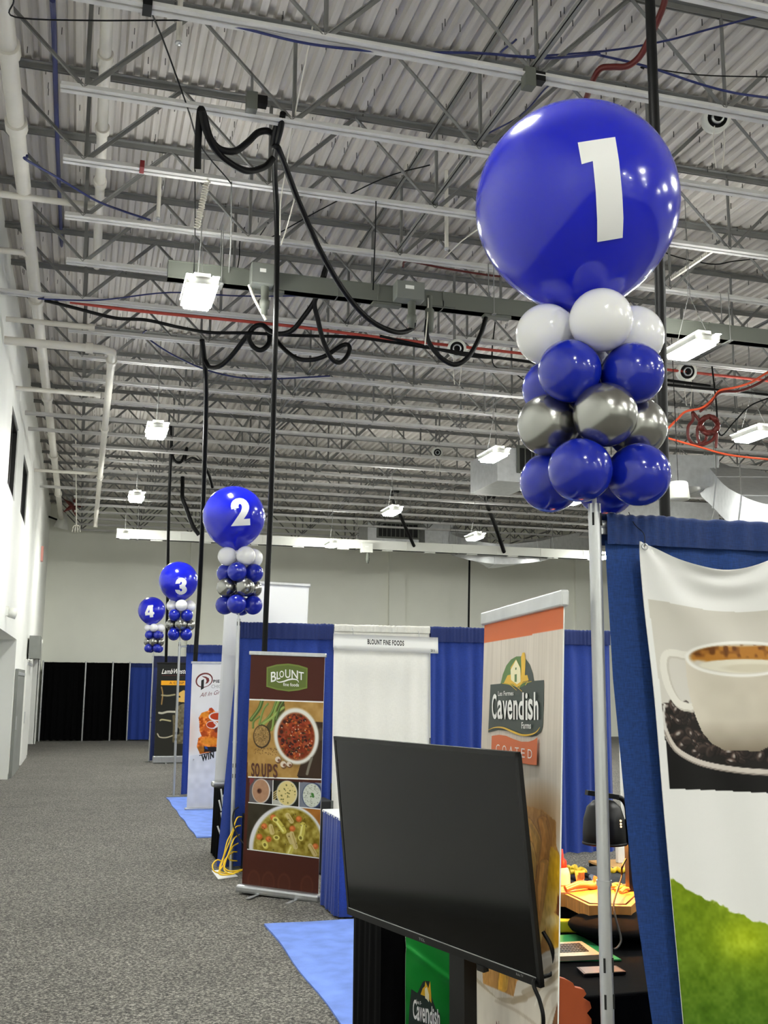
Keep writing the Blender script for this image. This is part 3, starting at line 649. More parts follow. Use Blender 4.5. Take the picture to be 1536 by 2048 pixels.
# zigzag spiral strip
sp = []
for k in range(60):
    f = k / 59; a = at(414 - 20 * f, 364 + 92 * f, Y=9.35); ang = k * 1.9
    if k == 0: sp.append(np.array((a[0], 9.43, ZB + .01)))
    sp.append(a + np.array((.028 * math.cos(ang), .01 * math.sin(ang * 1.0), .0)))
tag((lambda m: (m.tube(sp, .009, 0, 6, 2), m.build('spiral_cord', M_string))[1])(MB()), 'white spiral coil cord hanging from the third joist over the aisle', 'cord')
tag((lambda m: (m.bx((at(280, 322, Y=9.40)[0], 9.40 - .066, ZB - .006), (at(289, 322, Y=9.40)[0], 9.40 + .066, ZB + .062)), m.build('tape_wrap', mat('dark_red_tape', (120, 26, 30), .5)))[1])(MB()), 'dark red tape wrapped around the third roof joist', 'tape')
tag((lambda m: (m.bx((at(285, 15, Y=6.97)[0], 6.97 - .07, ZB - .012), (at(304, 15, Y=6.97)[0], 6.97 + .07, ZB + .066)), m.build('tape_wrap', M_black))[1])(MB()), 'black tape wrapped around the nearest visible joist at the top', 'tape')
# white perforated strip on the right
st = at(1438, 492, Y=9.5); en = at(1338, 560, Y=10.7); m = MB()
for k in range(26):
    a = st + (en - st) * k / 26; b = st + (en - st) * (k + .62) / 26; m.beam(a, b, .03, .03)
m.beam(st + (0, 0, .018), en + (0, 0, .018), .03, .006); m.beam(st - (0, 0, .018), en - (0, 0, .018), .03, .006)
tag(m.build('perforated_strip', M_string), 'white perforated strip slung slantwise to the right of the big balloon', 'strip')
# hoses
cable('air_hose', 'dark red hose draped over the nearest joist above the big balloon', 'hose', [(1172, 200, 7.4), (1183, 168, 7.1), (1200, 138, 6.95), (1225, 134, 6.9), (1255, 132, 6.85), (1280, 112, 6.75), (1300, 75, 6.6), (1318, 35, 6.4), (1330, 0, 6.3), (1342, -60, 6.1)], .026, M_red)
coil = []
for k in range(64):
    a = k * 2 * math.pi / 16; rr = 17 + 2.2 * math.sin(k * 1.7); coil.append(at(1418 + rr * math.cos(a), 850 + rr * .95 * math.sin(a), Y=12.4 + .05 * math.sin(k)))
cable('hose_coil', 'dark red hose coiled in rings and hung from a joist at the right', 'hose', coil, .03, M_red, px=False, sm=3)
cable('hose_loop', 'loose red hose loops hanging beside the hose coil', 'hose', [coil[6], coil[8]] + [at(q[0], q[1], Y=q[2]) for q in [(1402, 846, 12.4), (1392, 832, 12.4), (1385, 825, 12.4), (1386, 840, 12.4), (1377, 852, 12.4), (1376, 870, 12.4), (1380, 882, 12.4), (1392, 890, 12.4), (1410, 882, 12.4), (1412, 868, 12.4), (1402, 848, 12.4), (1395, 858, 12.4), (1396, 878, 12.4), (1405, 889, 12.4), (1425, 880, 12.4), (1433, 866, 12.4), (1432, 896, 12.4)]], .022, M_red, px=False)
cable('extension_cord', 'orange cord strung from the right edge down to the hose loops', 'cord', [(1540, 742, 12), (1520, 754, 12), (1500, 766, 12), (1470, 775, 12.1), (1440, 781, 12.2), (1428, 795, 12.2), (1405, 815, 12.2), (1372, 823, 12.3), (1355, 838, 12.3), (1335, 858, 12.3)], .016, M_orange)
cable('extension_cord', 'orange cord sagging across the sheet-metal duct at the right', 'cord', [(1335, 876, 12), (1370, 886, 12), (1410, 897, 12), (1440, 906, 12), (1480, 913, 12), (1540, 919, 12)], .014, M_orange)
cable('thin_wire', 'dark red cord following the upper orange cord at the right edge', 'wire', [(1540, 752, 12.1), (1515, 768, 12.1), (1480, 782, 12.2), (1440, 785, 12.2), (1420, 808, 12.2), (1400, 823, 12.2)], .018, M_red)
# small wall fittings on the side wall
def wall_bracket(lab, px, py, s_):
    c = at(px, py, X=XW); t = thing('wall_light', lab, 'wall light', c)
    m = MB(); m.box(c + (.02, 0, 0), (.04, s_, s_)); m.build('base', M_buswhite, t)
    m = MB(); m.lathe([(0, 0), (s_ * .5, 0), (s_ * .6, s_ * .8), (0, s_ * .9)], c + (.04, 0, -.02), 0, 12, np.array(Matrix.Rotation(math.radians(100), 3, 'Y'))); m.build('lamp_head', M_buswhite, t)
wall_bracket('small white wall light on the side wall above the recess', 12, 1222, .15)
wall_bracket('small white wall fitting near the far corner above the dark doorway', 70, 1283, .18)
c = at(56, 1295, X=XW); t = thing('exit_sign_box', 'grey box sign sticking out of the side wall beside the dark doorway', 'sign box', c - np.array((0, 0, .3)))
m = MB(); m.box(c + (.16, 0, 0), (.24, .9, .52)); m.build('box', M_grey2, t); m = MB(); m.box(c + (.02, 0, 0), (.04, .3, .3)); m.build('mount', M_grey, t)
c = at(82, 1108, X=XW); tag((lambda m: (m.box(c + (.03, 0, 0), (.06, .3, .4)), m.build('fire_strobe', mat('pale_red_strobe', (214, 150, 140), .5)))[1])(MB()), 'small pale red fire strobe high on the side wall near the corner', 'alarm')

# ------------------------------------------------------------------ prints: pictures on banners, painted on a fine mesh as colours
def project(P):
    d = np.asarray(P, float) - CAM; z = d @ FW
    return np.stack([768 + F_PX * (d @ RT) / z, 1024 - F_PX * (d @ UP) / z], -1)
def vnoise(h, w_, cell, seed):
    r = np.random.default_rng(seed); gh, gw = int(h / cell) + 3, int(w_ / cell) + 3; g = r.random((gh, gw))
    y = np.arange(h) / cell; x = np.arange(w_) / cell; yi = y.astype(int); xi = x.astype(int)
    fy = (y - yi)[:, None]; fx = (x - xi)[None]; fy = fy * fy * (3 - 2 * fy); fx = fx * fx * (3 - 2 * fx)
    return (g[yi][:, xi] * (1 - fy) * (1 - fx) + g[yi + 1][:, xi] * fy * (1 - fx) + g[yi][:, xi + 1] * (1 - fy) * fx + g[yi + 1][:, xi + 1] * fy * fx)
def printmat(rough=.5):
    n = 'printed_cloth_%d' % int(rough * 100)
    if n in MATS: return MATS[n]
    m = mat(n, (255, 255, 255), rough, spec=.22); a = m.node_tree.nodes.new('ShaderNodeAttribute'); a.attribute_name = 'print'
    m.node_tree.links.new(a.outputs['Color'], m.node_tree.nodes['Principled BSDF'].inputs['Base Color']); return m
FONT = {}
def fontmesh(s, bold=0.0):
    k = (s, bold)
    if k in FONT: return FONT[k]
    c = bpy.data.curves.new('lettering', 'FONT'); c.body = s; c.fill_mode = 'FRONT'; c.offset = bold; c.resolution_u = 4; c.space_character = 1.0 + bold * 4
    o = bpy.data.objects.new('lettering', c); COL.objects.link(o); dg = bpy.context.evaluated_depsgraph_get(); me = o.evaluated_get(dg).to_mesh()
    v = np.array([(p.co.x, p.co.y) for p in me.vertices]); f = [list(p.vertices) for p in me.polygons]; o.evaluated_get(dg).to_mesh_clear()
    bpy.data.objects.remove(o); bpy.data.curves.remove(c)
    lo = v.min(0); hi = v.max(0); v = (v - lo) / (hi - lo); FONT[k] = (v, f); return FONT[k]

class Print:
    def __init__(s, P0, U, V, res, base, surf=None, rough=.5):
        s.P0, s.U, s.V = [np.asarray(a, float) for a in (P0, U, V)]
        s.w = np.linalg.norm(s.U); s.h = np.linalg.norm(s.V); s.nu = int(s.w / res) + 1; s.nv = int(s.h / res) + 1
        s.A, s.B = np.meshgrid(np.linspace(0, 1, s.nu), np.linspace(0, 1, s.nv))
        P = s.P0 + s.A[..., None] * s.U + s.B[..., None] * s.V; q = project(P); s.X, s.Y = q[..., 0], q[..., 1]
        s.img = np.empty((s.nv, s.nu, 3)); s.img[:] = base; s.rough = rough
        n = np.cross(s.U, s.V); n /= np.linalg.norm(n); s.N = n if n @ (CAM - s.P0) > 0 else -n
        s.surf = surf; s.step = .0003; s.dm = MB(); s.mats = []; s.layer = 1
    def q(s, x, y):
        M = np.stack([s.U, s.V, -ray(x, y)], 1); r = np.linalg.solve(M, CAM - s.P0); return r[0], r[1]
    def qc(s, x, y): a, b = s.q(x, y); return min(max(a, .001), .999), min(max(b, .001), .999)
    def pt(s, a, b, off=0.0):
        if s.surf: return s.surf(s, a, b) + s.N * off
        return s.P0 + a * s.U + b * s.V + s.N * off
    # raster drawing, in photo pixels
    def put(s, mk, col, al=1.0):
        col = np.asarray(col, float)
        a = (mk * al)[..., None]; s.img = s.img * (1 - a) + a * (col if col.ndim > 1 else col[None, None])
    def pmask(s, pts):
        p = np.asarray(pts, float); m = np.zeros(s.X.shape, bool)
        for i in range(len(p)):
            x0, y0 = p[i - 1]; x1, y1 = p[i]
            if y0 == y1: continue
            c = ((y0 > s.Y) != (y1 > s.Y)) & (s.X < (x1 - x0) * (s.Y - y0) / (y1 - y0) + x0); m ^= c
        return m.astype(float)
    def poly(s, pts, col, al=1.0): s.put(s.pmask(pts), col, al)
    def emask(s, cx, cy, rx, ry, rot=0, soft=.06):
        dx, dy = s.X - cx, s.Y - cy; c, t = math.cos(rot), math.sin(rot); d = np.hypot((dx * c + dy * t) / rx, (-dx * t + dy * c) / ry)
        return np.clip((1 - d) / soft + .5, 0, 1)
    def ell(s, cx, cy, rx, ry, col, rot=0, soft=.08, al=1.0, clip=None):
        m = s.emask(cx, cy, rx, ry, rot, soft)
        s.put(m if clip is None else m * clip, col, al)
    def strip(s, pts, wd, col, al=1.0, clip=None):
        P = smooth_path([(x, y, 0) for x, y in pts], 5); m = np.zeros(s.X.shape)
        for i in range(len(P) - 1):
            a, b = P[i][:2], P[i + 1][:2]; d = b - a; L2 = max(d @ d, 1e-9)
            t = np.clip(((s.X - a[0]) * d[0] + (s.Y - a[1]) * d[1]) / L2, 0, 1)
            m = np.maximum(m, np.clip(wd / 2 - np.hypot(s.X - a[0] - t * d[0], s.Y - a[1] - t * d[1]) + .5, 0, 1))
        s.put(m if clip is None else m * clip, col, al)
    def nz(s, cell, amp, seed, mk=None):
        n = (vnoise(s.nv, s.nu, cell, seed) - .5)[..., None] * amp
        s.img = s.img + (n if mk is None else n * mk[..., None])
    # crisp lettering and shapes, laid on the sheet
    def mi(s, m):
        if m not in s.mats: s.mats.append(m)
        return s.mats.index(m)
    def vpoly(s, pts, m, lift=0):
        P = [s.pt(*s.qc(x, y), 0.0006 + s.step * (s.layer + lift)) for x, y in pts]; s.layer += 1
        tr = tessellate_polygon([[Vector((x, y, 0)) for x, y in pts]]); s.dm.add(P, [tuple(t) for t in tr], s.mi(m))
    def vell(s, cx, cy, rx, ry, m, rot=0, n=40):
        c, t = math.cos(rot), math.sin(rot)
        s.vpoly([(cx + rx * math.cos(a) * c - ry * math.sin(a) * t, cy + rx * math.cos(a) * t + ry * math.sin(a) * c) for a in np.linspace(0, 2 * math.pi, n, endpoint=False)], m)
    def vstrip(s, pts, wd, m):
        P = smooth_path([(x, y, 0) for x, y in pts], 6); n = len(P); L = []; R_ = []
        for i in range(n):
            t = P[min(i + 1, n - 1)] - P[max(i - 1, 0)]; t /= max(np.linalg.norm(t), 1e-9); ww = wd(i / (n - 1)) if callable(wd) else wd
            L.append(P[i][:2] + ww / 2 * np.array((-t[1], t[0]))); R_.append(P[i][:2] - ww / 2 * np.array((-t[1], t[0])))
        off = .0006 + s.step * s.layer; s.layer += 1
        s.dm.add([s.pt(*s.qc(*p), off) for p in L + R_], [(i, i + 1, n + i + 1, n + i) for i in range(n - 1)], s.mi(m))
    def text(s, t, bl, br, hgt, m, bold=0.0, slant=0.0, arch=0.0, up=None):
        v, f = fontmesh(t, bold); bl = np.array(bl, float); br = np.array(br, float); u_ = np.array(up if up else (slant * hgt, -hgt), float)
        off = .0006 + s.step * s.layer; s.layer += 1; P = []
        for (a, b) in v:
            p = bl + (br - bl) * a + u_ * b + np.array((0, -arch * 4 * a * (1 - a))); P.append(s.pt(*s.q(*p), off))
        s.dm.add(P, f, s.mi(m))
    def build(s, parent, name='banner_sheet', back=None, thick=.004):
        if s.surf: P = np.array([[s.surf(s, a, b) for a in np.linspace(0, 1, s.nu)] for b in np.linspace(0, 1, s.nv)])
        else: P = s.P0 + s.A[..., None] * s.U + s.B[..., None] * s.V
        org = WPOS[parent.name]; V = (P - org).reshape(-1, 3); nf = len(V); nu, nv = s.nu, s.nv
        idx = np.arange(nf).reshape(nv, nu); F = np.stack([idx[:-1, :-1], idx[:-1, 1:], idx[1:, 1:], idx[1:, :-1]], -1).reshape(-1, 4)
        # the cloth's plain back, a little behind, and its edges
        st = max(1, nu // 24); ci = sorted(set(list(range(0, nu, st)) + [nu - 1])); st2 = max(1, nv // 48); ri = sorted(set(list(range(0, nv, st2)) + [nv - 1]))
        PB = (P[np.ix_(ri, ci)] - s.N * thick - org); nb_ = PB.reshape(-1, 3); ib = nf + np.arange(len(nb_)).reshape(len(ri), len(ci))
        FB = [(ib[j, i], ib[j + 1, i], ib[j + 1, i + 1], ib[j, i + 1]) for j in range(len(ri) - 1) for i in range(len(ci) - 1)]
        E = []
        for a, b in ((0, 0), (-1, -1)):
            for i in range(len(ci) - 1): E.append((idx[a, ci[i]], idx[a, ci[i + 1]], ib[b, i + 1], ib[b, i]))
            for j in range(len(ri) - 1): E.append((idx[ri[j], a], idx[ri[j + 1], a], ib[j + 1, b], ib[j, b]))
        me = bpy.data.meshes.new(name); me.from_pydata(np.concatenate([V, nb_]).tolist(), [], F.tolist() + [tuple(int(i) for i in f) for f in FB + E])
        me.materials.append(printmat(s.rough)); me.materials.append(back or M_paper)
        mi = np.ones(len(me.polygons), np.int32); mi[:len(F)] = 0; me.polygons.foreach_set('material_index', mi); me.polygons.foreach_set('use_smooth', np.ones(len(mi), bool))
        at_ = me.color_attributes.new('print', 'FLOAT_COLOR', 'POINT'); c = np.ones((nf + len(nb_), 4), np.float32); c[:nf, :3] = lin(np.clip(s.img, 0, 255)).reshape(-1, 3)
        at_.data.foreach_set('color', c.ravel()); me.update()
        o = bpy.data.objects.new(name, me); COL.objects.link(o); o.parent = parent; WPOS[o.name] = org
        if s.dm.v: s.dm.build('lettering', s.mats, parent)
        return o

def flat(name, rgb, rough=.5, **k): return mat(name, rgb, rough, **k)
I_white = flat('print_white', (240, 240, 236)); I_green = flat('print_olive', (88, 104, 30)); I_green2 = flat('print_light_olive', (108, 126, 44))
I_orange = flat('print_orange', (206, 98, 40)); I_dkgreen = flat('print_dark_green', (36, 50, 44)); I_mid = flat('print_mid_green', (74, 112, 46)); I_gold = flat('print_gold', (222, 178, 40)); I_cream = flat('print_cream', (240, 232, 190))
I_brown = flat('print_brown', (84, 42, 22)); I_maroon = flat('print_maroon', (110, 30, 26)); I_greytext = flat('print_grey', (150, 146, 142)); I_amber = flat('print_amber', (238, 168, 34))

# ------------------------------------------------------------------ upright poles, crossbars, drapes
def pole(label, x, y, h, r=.020):
    t = thing('upright_pole', label, 'pole', (x, y, 0), 'uprights of the booth row')
    m = MB(); m.cyl((x, y, .008), (x, y, h), r, 0, 20); m.build('tube', M_alu, t)
    m = MB(); m.bx((x - .1, y - .1, 0), (x + .1, y + .1, .009)); m.build('base_plate', M_bus, t)
    for z in (h - .05, .9, 1.0):
        for a in (-.7, .7, 2.6):
            c = np.array((x + (r + .0005) * math.sin(a), y - (r + .0005) * math.cos(a), z)); m = MB(); m.box(c, (.006, .004, .04), 0, rz=a); m.build('slot', M_dark, t)
    m = MB(); m.cyl((x, y, 1.22), (x, y, 1.235), r + .003, 0, 20); m.build('collar', M_alu, t)
    return t
P1X, P1Y = 1.522, 2.913
P2 = at(463, 1739, Z=0); P2X, P2Y = 1.515, P2[1]
P3Y, P4Y = 17.55, 25.3
P3X = at(359, 1290, Y=P3Y)[0]; P4X = at(307, 1310, Y=P4Y)[0]
POLE = [(P1X, P1Y, 2.365), (P2X, P2Y - .06, 2.45), (P3X, P3Y, 2.47), (P4X, P4Y, 2.47)]
for (x, y, h), lab in zip(POLE, ('aluminium upright pole in front, carrying the balloon column number 1', 'aluminium upright pole carrying the balloon column number 2', 'aluminium upright pole carrying the balloon column number 3', 'aluminium upright pole carrying the balloon column number 4')):
    pole(lab, x, y, h)
def crossbar(label, x0, x1, y, z):
    t = thing('crossbar', label, 'rail', ((x0 + x1) / 2, y, z)); m = MB(); m.cyl((x0, y, z), (x1, y, z), .014, 0, 12); m.build('tube', M_alu, t)
    m = MB(); m.bx((x0 - .006, y - .008, z - .03), (x0 + .02, y + .008, z + .012)); m.build('hook', M_alu, t)
crossbar('aluminium crossbar in the top hem of the nearest blue drape', P1X + .02, 4.5, P1Y, 2.30)
crossbar('aluminium crossbar over the blue and white drapes of the second booth', P2X + .02, 8.0, P2Y, 2.395)
crossbar('aluminium crossbar of the chicken banner booth', P3X + .02, 4.9, P3Y, 2.40)
crossbar('aluminium crossbar of the dark fries banner booth', P4X + .02, 5.0, P4Y, 2.40)
def drape(label, x0, x1, y, ztop, m, mh, zb=.03, fold=.14, amp=.022, xl=None, hem=.09, seed=0, n=None, name='drape'):
    """Gathered cloth hung by a pocket hem on the bar."""
    rr = random.Random(seed); ph = [rr.uniform(0, 6.28) for _ in range(4)]
    t = thing(name, label, 'drape', ((x0 + x1) / 2, y, zb))
    XL_ = xl or (lambda z: x0)
    nu = n or max(24, int((x1 - x0) / fold * 9)); bar = ztop - .03
    def off(xf, zf):
        x = xf * (x1 - x0); g = .35 + .65 * min(1, (1 - zf) * 1.6)
        d = math.sin(2 * math.pi * x / fold + ph[0] + .9 * math.sin(2 * math.pi * x / (fold * 3.7) + ph[1])) * amp
        d += math.sin(2 * math.pi * x / (fold * 2.3) + ph[2] + 1.1 * zf) * amp * .6
        return d * g
    def f1(u, v):
        z = ztop - hem + (zb - ztop + hem) * v; zf = (z - zb) / (ztop - zb); xl_ = XL_(z)
        return (xl_ + (x1 - xl_) * u, y - .004 + off(u, zf), z + .004 * math.sin(u * 40))
    p = MB(); p.sheet(f1, nu, 26); p.build('panel', m, t)
    def f2(u, v):                                    # the pocket wraps over the bar
        a = math.pi * 2 * v; xl_ = XL_(ztop); x = xl_ + (x1 - xl_) * u
        xx = u * (x1 - x0); puck = .0032 * math.sin(xx / .011 + ph[3] + 3 * math.sin(xx * 9)) * (.5 + .5 * math.sin(xx * 13 + ph[2])) + .003 * math.sin(xx / .0062 + ph[1] + 4 * math.sin(xx * 5.3)) * (.5 + .5 * math.sin(xx * 7 + ph[0])) + .0025 * math.sin(xx * 23 + ph[0] + 2 * math.sin(xx * 6))
        if v < .3: q = v / .3; return (x, y - .024 - puck * .8 + off(u, .96) * (.1 + .35 * (1 - q)), ztop - .02 - hem * (1 - q) * .98 if False else ztop - hem * (1 - q) - .012)
        if v < .7: q = (v - .3) / .4; return (x, y - .024 * math.cos(math.pi * q) - puck * (1 - q), ztop - .012 + .014 * math.sin(math.pi * q) + puck * .8 * math.sin(math.pi * q))
        q = (v - .7) / .3; return (x, y + .024, ztop - .012 - hem * q)
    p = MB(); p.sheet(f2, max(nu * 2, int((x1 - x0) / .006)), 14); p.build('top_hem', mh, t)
    return t
xs_ = [at(px, py, Y=P1Y) for px, py in ((1207, 1036), (1227, 1358), (1268, 1767), (1309, 2048))]
zz_ = [p[2] for p in xs_][::-1]; xx_ = [p[0] for p in xs_][::-1]
sl = (xx_[1] - xx_[0]) / (zz_[1] - zz_[0])
def xl1(z): return float(np.interp(z, zz_, xx_)) if z > zz_[0] else xx_[0] + sl * (z - zz_[0])
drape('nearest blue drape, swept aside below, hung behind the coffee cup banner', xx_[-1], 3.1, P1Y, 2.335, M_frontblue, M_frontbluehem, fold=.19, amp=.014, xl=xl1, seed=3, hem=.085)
DZ = 2.42
dx0 = at(480, 1250, Y=P2Y)[0]; dx1 = at(667, 1255, Y=P2Y)[0]; dx2 = at(859, 1265, Y=P2Y)[0]; dx3 = at(1040, 1273, Y=P2Y)[0]; dx4 = at(1219, 1280, Y=P2Y)[0]
drape('blue drape panel behind the soup banner, from the second pole', dx0, dx1, P2Y, DZ, M_blue, M_bluehem, seed=4, hem=.15, xl=lambda z: float(np.interp(z, (0.0, DZ), (at(433, 1745, Y=P2Y)[0], dx0))))
drape('white drape panel under the booth name card', dx1 + .005, dx2, P2Y, DZ, M_white, M_whem, seed=5, hem=.06, amp=.012, fold=.2)
drape('blue drape panel between the white drape and the fries banner', dx2 + .005, dx3, P2Y, DZ, M_blue, M_bluehem, seed=6, hem=.15)
drape('blue drape panel seen between the fries banner and the front pole', dx3 + .005, dx4, P2Y, DZ, M_blue, M_bluehem, seed=7, hem=.15)
drape('white drape panel at the end of the second booth, behind the heat lamp', dx4 + .09, dx4 + 1.3, P2Y, DZ, M_white, M_whem, seed=8, hem=.06, amp=.012)
b3 = at(373, 1299, Y=P3Y)[0]
drape('blue drape of the third booth, beside the chicken banner', b3, b3 + 3.0, P3Y, 2.43, M_blue, M_bluehem, seed=9, hem=.12)
b4 = at(308, 1318, Y=P4Y)[0]
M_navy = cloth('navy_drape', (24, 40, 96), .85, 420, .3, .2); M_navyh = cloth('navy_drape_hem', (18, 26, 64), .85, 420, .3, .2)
drape('dark blue drape of the fourth booth, behind the dark fries banner', b4, b4 + 2.9, P4Y, 2.43, M_navy, M_navyh, seed=10, hem=.25)
YD = 34.5
e0 = at(76, 1330, Y=YD)[0] + .16; e1 = at(171, 1330, Y=YD)[0]; e2 = at(259, 1330, Y=YD)[0]; e3 = at(303, 1330, Y=YD)[0]
for i, (lab, a, b, m, mh) in enumerate((('black drape panel across the end of the aisle, next to the side wall', e0, e1, M_blackcloth, M_blackcloth), ('black drape panel across the end of the aisle, next to the blue one', e1 + .02, e2, M_blackcloth, M_blackcloth), ('blue drape panel at the end of the aisle, beside pole number 4', e2 + .02, e3 + 1.8, M_blue, M_bluehem))):
    drape(lab, a, b, YD, 2.42, m, mh, seed=20 + i, fold=.2, amp=.03, hem=.12)
for x, lab in ((e0, 'thin upright at the end of the aisle against the side wall'), (e1 + .01, 'thin upright between the two black drape panels'), ((e1 * .38 + e2 * .62), 'thin upright standing before the second black drape panel'), (e2 + .01, 'thin upright between the black and the far blue drape')):
    pole(lab, x, YD - .13, 2.46, .026)
crossbar('crossbar over the black and blue drapes at the end of the aisle', e0, e3 + 1.8, YD, 2.39)

# ------------------------------------------------------------------ balloon columns
M_bb = mat('blue_balloon_latex', (18, 28, 190), .16, coat=.25, spec=.5)
M_bs = mat('royal_blue_balloon_latex', (16, 34, 160), .16, coat=.25, spec=.5)
M_bw = mat('white_balloon_latex', (232, 232, 234), .2, coat=.4)
M_bc = mat('chrome_silver_balloon', (158, 158, 154), .22, .95)
for m_, c_ in ((M_bb, (30, 40, 235)), (M_bs, (24, 46, 190)), (M_bw, (235, 235, 238))):
    b_ = m_.node_tree.nodes['Principled BSDF']; b_.inputs['Subsurface Weight'].default_value = .25; b_.inputs['Subsurface Radius'].default_value = (.05, .05, .1); b_.inputs['Subsurface Scale'].default_value = .3
M_num = mat('white_vinyl', (236, 236, 236), .5)
def balloon_profile(r, neck, n=26):
    pr = [(0.0, r)]
    for i in range(1, n): t = math.pi * i / n * .985; pr.append((r * math.sin(t) * (1 - .04 * max(0, -math.cos(t)) ** 2), r * math.cos(t) * (1.0 if t < math.pi / 2 else 1 + neck * (1 - math.sin(t)) ** 2)))
    z = pr[-1][1]; pr += [(r * .05, z - r * .02), (r * .045, z - r * .07), (r * .08, z - r * .1), (0.0, z - r * .1)]
    return pr
RB = .098
def bmesh_for(m): q = MB(); q.lathe(balloon_profile(RB, .12), (0, 0, 0), 0, 32); return q.mesh('small_balloon', m)
SMALL = {k: bmesh_for(m) for k, m in (('white', M_bw), ('blue', M_bs), ('silver', M_bc))}
GLYPH = {
    1: [[(1158, 301), (1225.5, 296), (1231, 340), (1235.5, 400), (1237, 440), (1235.5, 475), (1189, 479), (1189.5, 440), (1188, 390), (1184, 336), (1164, 340)]],
    2: [[(440 + x / 19.2, 980 + y / 19.2) for x, y in [(430, 755), (405, 640), (420, 520), (480, 420), (580, 350), (720, 315), (860, 335), (970, 400), (1050, 500), (1090, 600), (1095, 690), (1070, 800), (1010, 930), (900, 1105), (1135, 1075), (1155, 1325), (435, 1385), (560, 1190), (700, 970), (780, 830), (815, 720), (820, 640), (795, 565), (740, 530), (695, 570), (690, 630), (705, 690)]]],
    3: [[(340 + x / 30.73, 1145 + y / 30.73) for x, y in [(340, 700), (360, 580), (420, 450), (520, 360), (650, 320), (780, 330), (900, 390), (980, 480), (1010, 580), (1000, 690), (930, 815), (1010, 910), (1045, 1010), (1040, 1120), (980, 1220), (880, 1300), (740, 1345), (600, 1345), (480, 1290), (390, 1200), (350, 1110), (345, 1050), (620, 1065), (650, 1130), (700, 1160), (755, 1110), (760, 1040), (720, 980), (610, 970), (585, 760), (680, 740), (730, 680), (730, 600), (690, 560), (640, 590), (615, 670)]]],
    4: [[(280 + x / 34.13, 1200 + y / 34.13) for x, y in [(540, 390), (850, 335), (895, 400), (865, 500), (880, 800), (960, 810), (990, 940), (910, 1000), (920, 1160), (700, 1190), (675, 1030), (395, 1065), (360, 880)]], [(280 + x / 34.13, 1200 + y / 34.13) for x, y in [(545, 860), (655, 850), (640, 640)]]],
}
def column(num, X, Y, ztop, cpx, rpx, ax, layer_y, th, lab):
    C_ = at(cpx[0], cpx[1], Y=Y); d = C_ - CAM; R = rpx / F_PX * (d @ FW) * .992
    t = thing('balloon_column', lab, 'balloon column', (X, Y, ztop), 'numbered balloon columns')
    q = MB(); q.lathe(balloon_profile(R, .13, 44), C_, 0, 64); o = q.build('topper_balloon', M_bb, t)
    ef = -d / np.linalg.norm(d); er = np.cross((0, 0, 1), ef) ; er /= np.linalg.norm(er); eu = np.cross(ef, er)
    # numeral: laid on the balloon's skin
    bm = bmesh.new(); loops = [[((x - cpx[0]) / rpx * R, -(y - cpx[1]) / rpx * R) for x, y in lp] for lp in GLYPH[num]]
    flatp = [p for lp in loops for p in lp]; tr = tessellate_polygon([[Vector((a, b, 0)) for a, b in lp] for lp in loops])
    vv = [bm.verts.new((a, b, 0)) for a, b in flatp]
    for f in tr:
        try: bm.faces.new([vv[i] for i in f])
        except ValueError: pass
    for _ in range(3): bmesh.ops.subdivide_edges(bm, edges=[e for e in bm.edges if e.calc_length() > R * .07], cuts=1, use_grid_fill=True)
    bmesh.ops.triangulate(bm, faces=bm.faces)
    bm.verts.index_update(); g = MB(); P = []
    for v in bm.verts:
        a, b = v.co.x, v.co.y; P.append(C_ + (a * er + b * eu + math.sqrt(max(R * R - a * a - b * b, 0)) * ef) * 1.004)
    g.add(P, [[v.index for v in f.verts] for f in bm.faces], 0, True); bm.free()
    n_ = g.build('numeral', M_num, t); n_.parent = o
    hf = np.array((-X, -Y, 0.0)); hf /= np.linalg.norm(hf); hr = np.array((-hf[1], hf[0], 0))
    for kind, ly, th0 in zip(('white', 'blue', 'silver', 'blue'), layer_y, th):
        z = at(ax, ly, Y=Y)[2]
        for k in range(4):
            a = math.radians(th0 + 90 * k); out = math.sin(a) * hr + math.cos(a) * hf; c = np.array((X, Y, z)) + out * .142
            zz = {'white': .18, 'blue': 0, 'silver': 0}[kind]; dirv = Vector(out + np.array((0, 0, zz))).normalized()
            s_ = bpy.data.objects.new(kind + '_balloon', SMALL[kind]); COL.objects.link(s_); s_.parent = t
            s_.location = tuple(c - np.array((X, Y, ztop))); s_.rotation_mode = 'QUATERNION'; s_.rotation_quaternion = dirv.to_track_quat('Z', 'Y')
            if kind != 'white': s_['label'] = 'shiny chrome silver balloon' if kind == 'silver' else 'small blue balloon'
            else: s_['label'] = 'small white balloon'
    m = MB(); m.cyl((X, Y, ztop), (X, Y, C_[2] - R * .95), .008, 0, 8); m.build('core_rod', M_alu, t)
column(1, P1X, P1Y, 2.365, (1153, 413), 203, 1190, (672, 764, 853, 957), (14, -27, 16, -16), 'biggest balloon column in front, blue topper numbered 1 over white, blue and silver balloons')
column(2, P2X, P2Y - .06, 2.45, (468, 1034), 62.5, 472, (1114, 1146, 1176, 1210), (22, -12, 22, -10), 'balloon column numbered 2 on the pole at the soup booth')
column(3, P3X, P3Y, 2.47, (357, 1162), 39.2, 362, (1212, 1231, 1250, 1269), (2, 45, 2, 45), 'balloon column numbered 3 over the chicken banner booth')
column(4, P4X, P4Y, 2.47, (303.5, 1221), 27.2, 308, (1256, 1270, 1284, 1297), (-8, 30, -10, 30), 'smallest balloon column, numbered 4, farthest down the row')

